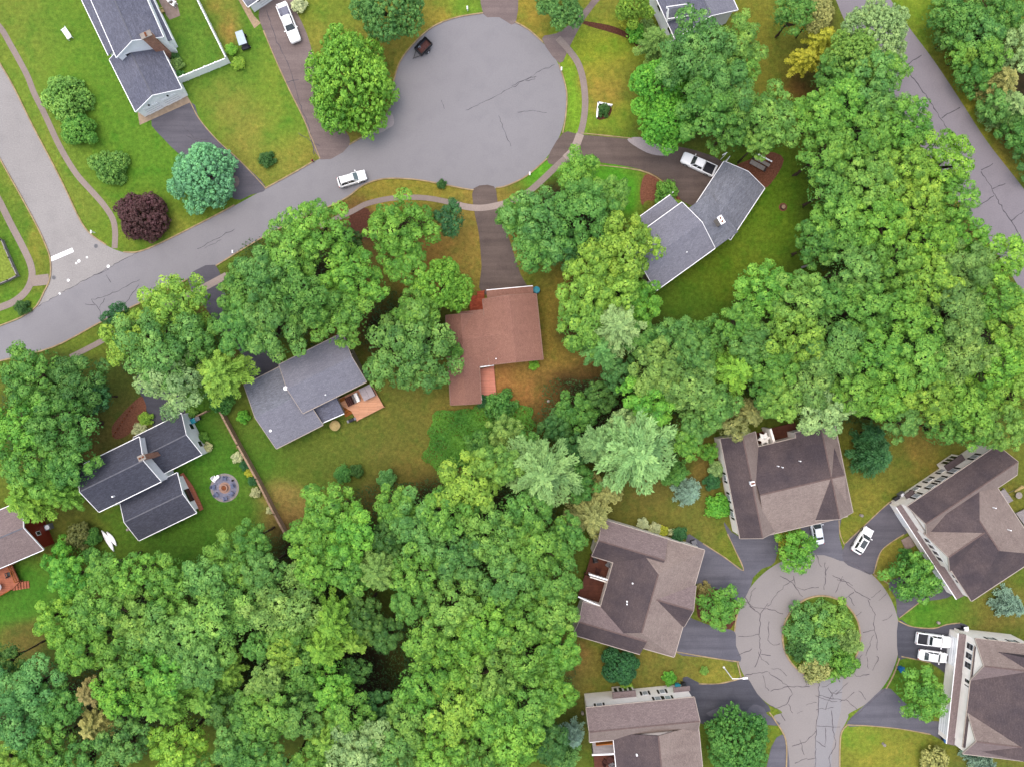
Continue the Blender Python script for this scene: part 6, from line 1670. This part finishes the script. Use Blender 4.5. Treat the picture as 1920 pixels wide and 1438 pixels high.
rows('''
130 1085 46 c v 10|lime green crown at the top left of the lower wood
194 1066 36 c g 11|green crown below the white kayaks
248 1078 46 c b 12|bright crown below the slate house yard
432 1048 48 c g 12|green crown under the fire pit lawn
470 1015 40 c d 11|dark crown at the foot of the board fence
388 1085 60 c m 14|dusky crown below the fire pit lawn
318 1102 56 c g 14|green crown in the upper row of the lower wood
108 1165 50 c l 12|lime crown at the left lawn of the lower wood
192 1132 60 c g 14|mid green crown in the upper left of the lower wood
254 1152 56 c q 15|olive crown in the upper left of the lower wood
322 1182 64 o m 16|dusky clumped crown at the left heart of the lower wood
402 1162 70 o q 16|broad olive clumped crown at the left heart of the lower wood
455 1135 46 c d 13|dark crown right of the broad olive crown
152 1215 54 c b 13|bright crown below the lime crown at the left
232 1232 60 c g 15|green crown beneath the upper left row
312 1252 60 c v 15|vivid crown above the dying orange tree
374 1242 50 o m 14|dusky clumped crown left of the narrow black gap
62 1292 62 o t 13|bluish green clumped crown at the left edge
38 1355 58 o t 13|bluish green lower crown at the left edge
112 1322 46 c d 12|dark crown right of the bluish pair
160 1304 28 n O 13|dying orange brown tree
166 1368 36 n T 12|yellowish dying tree below the orange one
92 1402 52 c g 12|green crown at the bottom left corner
25 1425 42 c y 11|yellow green crown in the bottom left corner
222 1302 46 c v 14|vivid crown right of the orange dying tree
292 1322 56 n b 15|bright fern like crown in the lower left wood
232 1392 56 c m 14|dusky crown at the bottom left edge
332 1402 56 c l 13|yellow lime crown at the bottom edge
152 1432 46 c d 12|dark crown at the bottom edge by the yellow dying tree
384 1318 46 n g 13|green fern like crown left of the grey crown
424 1262 34 n y 12|yellow green feathery crown at the narrow black gap
442 1402 56 c m 14|dusky crown at the bottom edge right of the yellow lime one
540 1132 68 o o 17|pale grey green clumped crown of the lower wood
490 1072 42 c m 13|dusky crown above the pale grey green one
622 962 60 c b 13|bright crown nearest the big back lawn
588 1012 56 c b 14|bright crown below the board fence end
662 1012 52 c v 15|vivid crown below the lawn nearest crown
648 1065 50 c g 15|green crown beneath the vivid lawn row
592 1072 44 c b 15|bright crown over the pale grey green one
705 1072 46 n o 16|pale bluish pine in the middle of the lower wood
742 952 44 c g 12|green crown at the brown gap in the lawn edge
782 985 60 c m 15|dusky crown right of the brown gap
842 962 60 c g 16|green crown under the ground cover
878 902 60 c y 15|yellow olive crown right below the ground cover
934 872 44 c q 14|olive crown left of the second pale pine
852 1042 64 c m 17|dusky clumpy crown in the centre right of the lower wood
922 1002 64 c q 17|olive clumpy crown left under the second pale pine
985 962 54 c d 14|dark crown just under the second pale pine
1012 1022 60 c g 15|green crown near the yellow tan pine
952 1085 60 c m 16|dusky crown in the right part of the lower wood
1042 1085 50 c d 14|dark crown beside the twin decks
782 1068 54 c g 16|green crown right of the pale bluish pine
722 1012 40 c k 12|very dark crown under the brown gap
1062 1008 40 c d 12|dark crown left of the yellow tan pine foot
622 1172 54 n l 16|lime fern like crown above the black hole
680 1152 44 c k 12|dark crown at the top of the black hole
602 1218 46 n l 16|lime feathery crown left of the black hole
560 1252 46 c d 13|dark crown left under the lime feathery one
532 1222 36 c y 14|yellow green crown below the pale grey green one
660 1205 38 n y 13|yellow feathery crown at the upper rim of the black hole
620 1282 48 c v 13|dark fresh green crown on the left rim of the black hole
500 1272 34 o o 14|grey small crown at the narrow black gap
512 1332 60 c g 15|green crown in the bottom middle
562 1342 46 c m 14|dusky crown in the bottom middle
482 1402 54 c d 14|dark crown at the bottom middle edge
612 1392 46 n y 14|yellow feathery pine at the bottom middle
672 1402 60 o p 15|pale bluish clumped crown at the bottom middle
742 1402 54 c m 15|dusky crown at the bottom right of the pale bluish one
770 1125 44 c d 14|dark crown above the right heart of the lower wood
852 1132 60 c q 17|olive crown in the right heart of the lower wood
912 1172 60 c b 17|bright crown in the right heart of the lower wood
982 1152 60 c g 16|green crown left of the twin decks
1042 1152 48 c q 14|olive crown touching the twin decks
800 1205 50 c g 16|green crown at the right rim of the black hole
860 1232 64 c b 17|bright crown right of the black hole
932 1252 64 c q 17|olive crown further right of the black hole
1002 1232 62 c g 16|green crown at the right side of the lower wood
1052 1222 44 c b 13|bright crown over the brown earth by the globe tree
790 1290 56 c b 16|bright crown at the lower right rim of the black hole
852 1322 60 c y 17|yellow green crown in the lower right heart
922 1332 60 c b 17|bright crown in the lower right heart
992 1312 60 c g 16|green crown at the lower right side of the wood
1042 1302 44 c b 13|bright crown left of the bottom condominium
762 1352 48 c q 15|olive crown below the black hole
832 1395 58 c b 16|bright crown at the bottom right edge
902 1412 58 c g 16|green crown at the bottom edge near the dark pine
972 1392 58 c b 16|bright crown left of the dark bluish tree at the bottom
1028 1392 44 c e 10|dark bluish green tree at the bottom left of the condominium
1076 1390 26 s s 8|small blue spruce beside the bottom condominium
1062 1432 34 s m 8|dark spruce at the bottom edge beside the condominium
62 1462 52 c g 13|green crown half cut by the bottom edge at far left
192 1466 52 c d 13|dark crown half cut by the bottom edge left of the yellow lime crown
392 1462 48 c g 13|green crown half cut by the bottom edge right of the yellow lime crown
532 1462 50 c m 14|dusky crown half cut by the bottom edge in the middle
612 1468 44 c d 13|dark crown half cut by the bottom edge below the yellow feathery pine
705 1470 50 c g 14|green crown half cut by the bottom edge below the pale bluish crown
790 1462 50 c q 15|olive crown half cut by the bottom edge near the black hole side
962 1466 52 c g 15|green crown half cut by the bottom edge left of the dark spruce
12 1240 34 c k 7|dark low crown at the left edge above the bluish pair
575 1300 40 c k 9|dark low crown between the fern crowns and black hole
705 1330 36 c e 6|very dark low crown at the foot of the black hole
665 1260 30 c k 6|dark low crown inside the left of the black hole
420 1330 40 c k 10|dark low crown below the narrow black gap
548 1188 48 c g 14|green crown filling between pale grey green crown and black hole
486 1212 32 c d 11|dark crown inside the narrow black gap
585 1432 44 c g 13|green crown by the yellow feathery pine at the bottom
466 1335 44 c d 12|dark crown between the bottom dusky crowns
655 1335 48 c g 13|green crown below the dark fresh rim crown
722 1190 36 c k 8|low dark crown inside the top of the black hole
''', G2)
rows('''
1790 30 54 c d 6.6|dark green crown at the top of the far roadside wood
1842 62 52 c m 6.6|dusky crown in the far roadside wood
1880 30 50 c d 6.6|dark crown in the top right corner
1902 92 48 c p 6.1|pale green crown at the right edge of the far roadside wood
1820 102 26 n y 5.5|yellow green tree amid the far roadside wood
1888 148 46 n T 6.6|pale yellowish conifer in the far roadside wood
1828 140 40 c d 5.5|dark crown at the verge of the far roadside wood
1868 198 38 c m 5.5|dusky crown lower in the far roadside wood
1902 195 44 n p 6.1|pale conifer at the right edge of the far wood
1912 250 38 c d 5.5|dark crown near the lower end of the far wood
1945 300 38 c e 5.5|very dark crown at the lower end of the far wood
1778 72 28 c k 5.0|dark low crown at the upper verge of the far wood
1800 105 30 c g 5.0|green low crown at the upper verge of the far wood
1855 105 40 c g 6.6|green crown in the middle of the far wood
1890 222 30 c k 5.0|very dark low crown in the far wood
''', G3)

# low leafy thicket on the forest floor and the rank green bed beside the red-brown house
def ground_leaves(name, blobs, n, zlo, zhi, col, leaf, label, cat):
    rng = np.random.RandomState(len(name)); Pp = []
    for (x, y, rx, ry, w) in blobs:
        k = int(n * w); a = rng.rand(k) * 6.283; r = np.sqrt(rng.rand(k)) * (1 + .12 * np.sin(a * 5 + x))
        px, py = x + rx * r * np.cos(a), y + ry * r * np.sin(a)
        hm = (.45 + .55 * np.sin(px * .21 + 1.3 * np.sin(py * .13)) * np.sin(py * .19 + x)) * np.sqrt(np.maximum(.02, 1 - (r / 1.1) ** 2))
        ok = ~((px > 1555 + .62 * py) & (px < 1705 + .70 * py) & (py < 620))
        px, py, r, k = px[ok], py[ok], r[ok], int(ok.sum()); hm = hm[ok]
        z = zlo + (zhi - zlo) * np.clip(hm + .25, .05, 1) * rng.uniform(.7, 1, k)
        kk = (H - z) / F; Pp.append(np.stack([(px - CX) * kk, (CY - py) * kk, z], 1))
    p = np.concatenate(Pp); k = len(p)
    me = leaf_mesh(name, p, rng.normal(0, .45, (k, 3)) + [0, 0, .9], rng.normal(0, 1, (k, 3)), leaf * rng.uniform(.7, 1.3, k), leaf * .55 * rng.uniform(.7, 1.3, k), .5 + .2 * np.sin(p[:, 0] * .9) * np.sin(p[:, 1] * .8) + rng.normal(0, .1, k))
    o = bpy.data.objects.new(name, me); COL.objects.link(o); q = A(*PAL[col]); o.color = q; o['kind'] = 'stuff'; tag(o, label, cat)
ground_leaves('ground_cover', [(855,800,52,34,.3),(835,850,40,36,.2),(935,785,70,30,.3),(880,850,50,26,.2)], 16000, .15, .9, 'v', .13, 'rank bright green ground cover bed between the back lawn and orange yard', 'ground cover')
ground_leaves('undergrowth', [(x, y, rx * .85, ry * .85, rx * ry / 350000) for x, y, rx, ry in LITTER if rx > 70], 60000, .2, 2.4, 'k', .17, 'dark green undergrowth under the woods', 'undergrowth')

# ------------------------------------------------------------------ light, sky, camera
AZ, EL = math.radians(300), math.radians(77)      # sun: compass bearing (picture top = north) and height, through thin cloud
sd = Vector((math.sin(AZ) * math.cos(EL), math.cos(AZ) * math.cos(EL), math.sin(EL)))
sl = bpy.data.lights.new('sun', 'SUN'); sl.energy = 1.5; sl.angle = math.radians(140); sl.color = (1.0, .955, .89)
so = bpy.data.objects.new('sun', sl); COL.objects.link(so); so.rotation_euler = (-sd).to_track_quat('-Z', 'Y').to_euler(); so.location = sd * 300
wd = bpy.data.worlds.new('World'); S.world = wd; wd.use_nodes = True
nt = wd.node_tree; bg = nt.nodes['Background']
sk = nt.nodes.new('ShaderNodeTexSky'); sk.sky_type = 'NISHITA'; sk.sun_disc = False; sk.sun_elevation = EL; sk.sun_rotation = AZ
sk.air_density = 1.0; sk.dust_density = 4.0; sk.ozone_density = .6
nt.links.new(sk.outputs[0], bg.inputs[0]); bg.inputs[1].default_value = .15
cam = bpy.data.cameras.new('camera'); co = bpy.data.objects.new('camera', cam); COL.objects.link(co)
co.location = (0, 0, H); co.rotation_euler = (0, 0, 0); cam.sensor_width = 36; cam.lens = 36 * F / 1920; cam.clip_start = 1; cam.clip_end = 3000
S.camera = co
S.view_settings.view_transform = 'Standard'; S.view_settings.look = 'None'; S.view_settings.exposure = 0.99; S.view_settings.gamma = 1; S.view_settings.use_curve_mapping = False
S.cycles.max_bounces = 6; S.cycles.diffuse_bounces = 2; S.cycles.transmission_bounces = 4
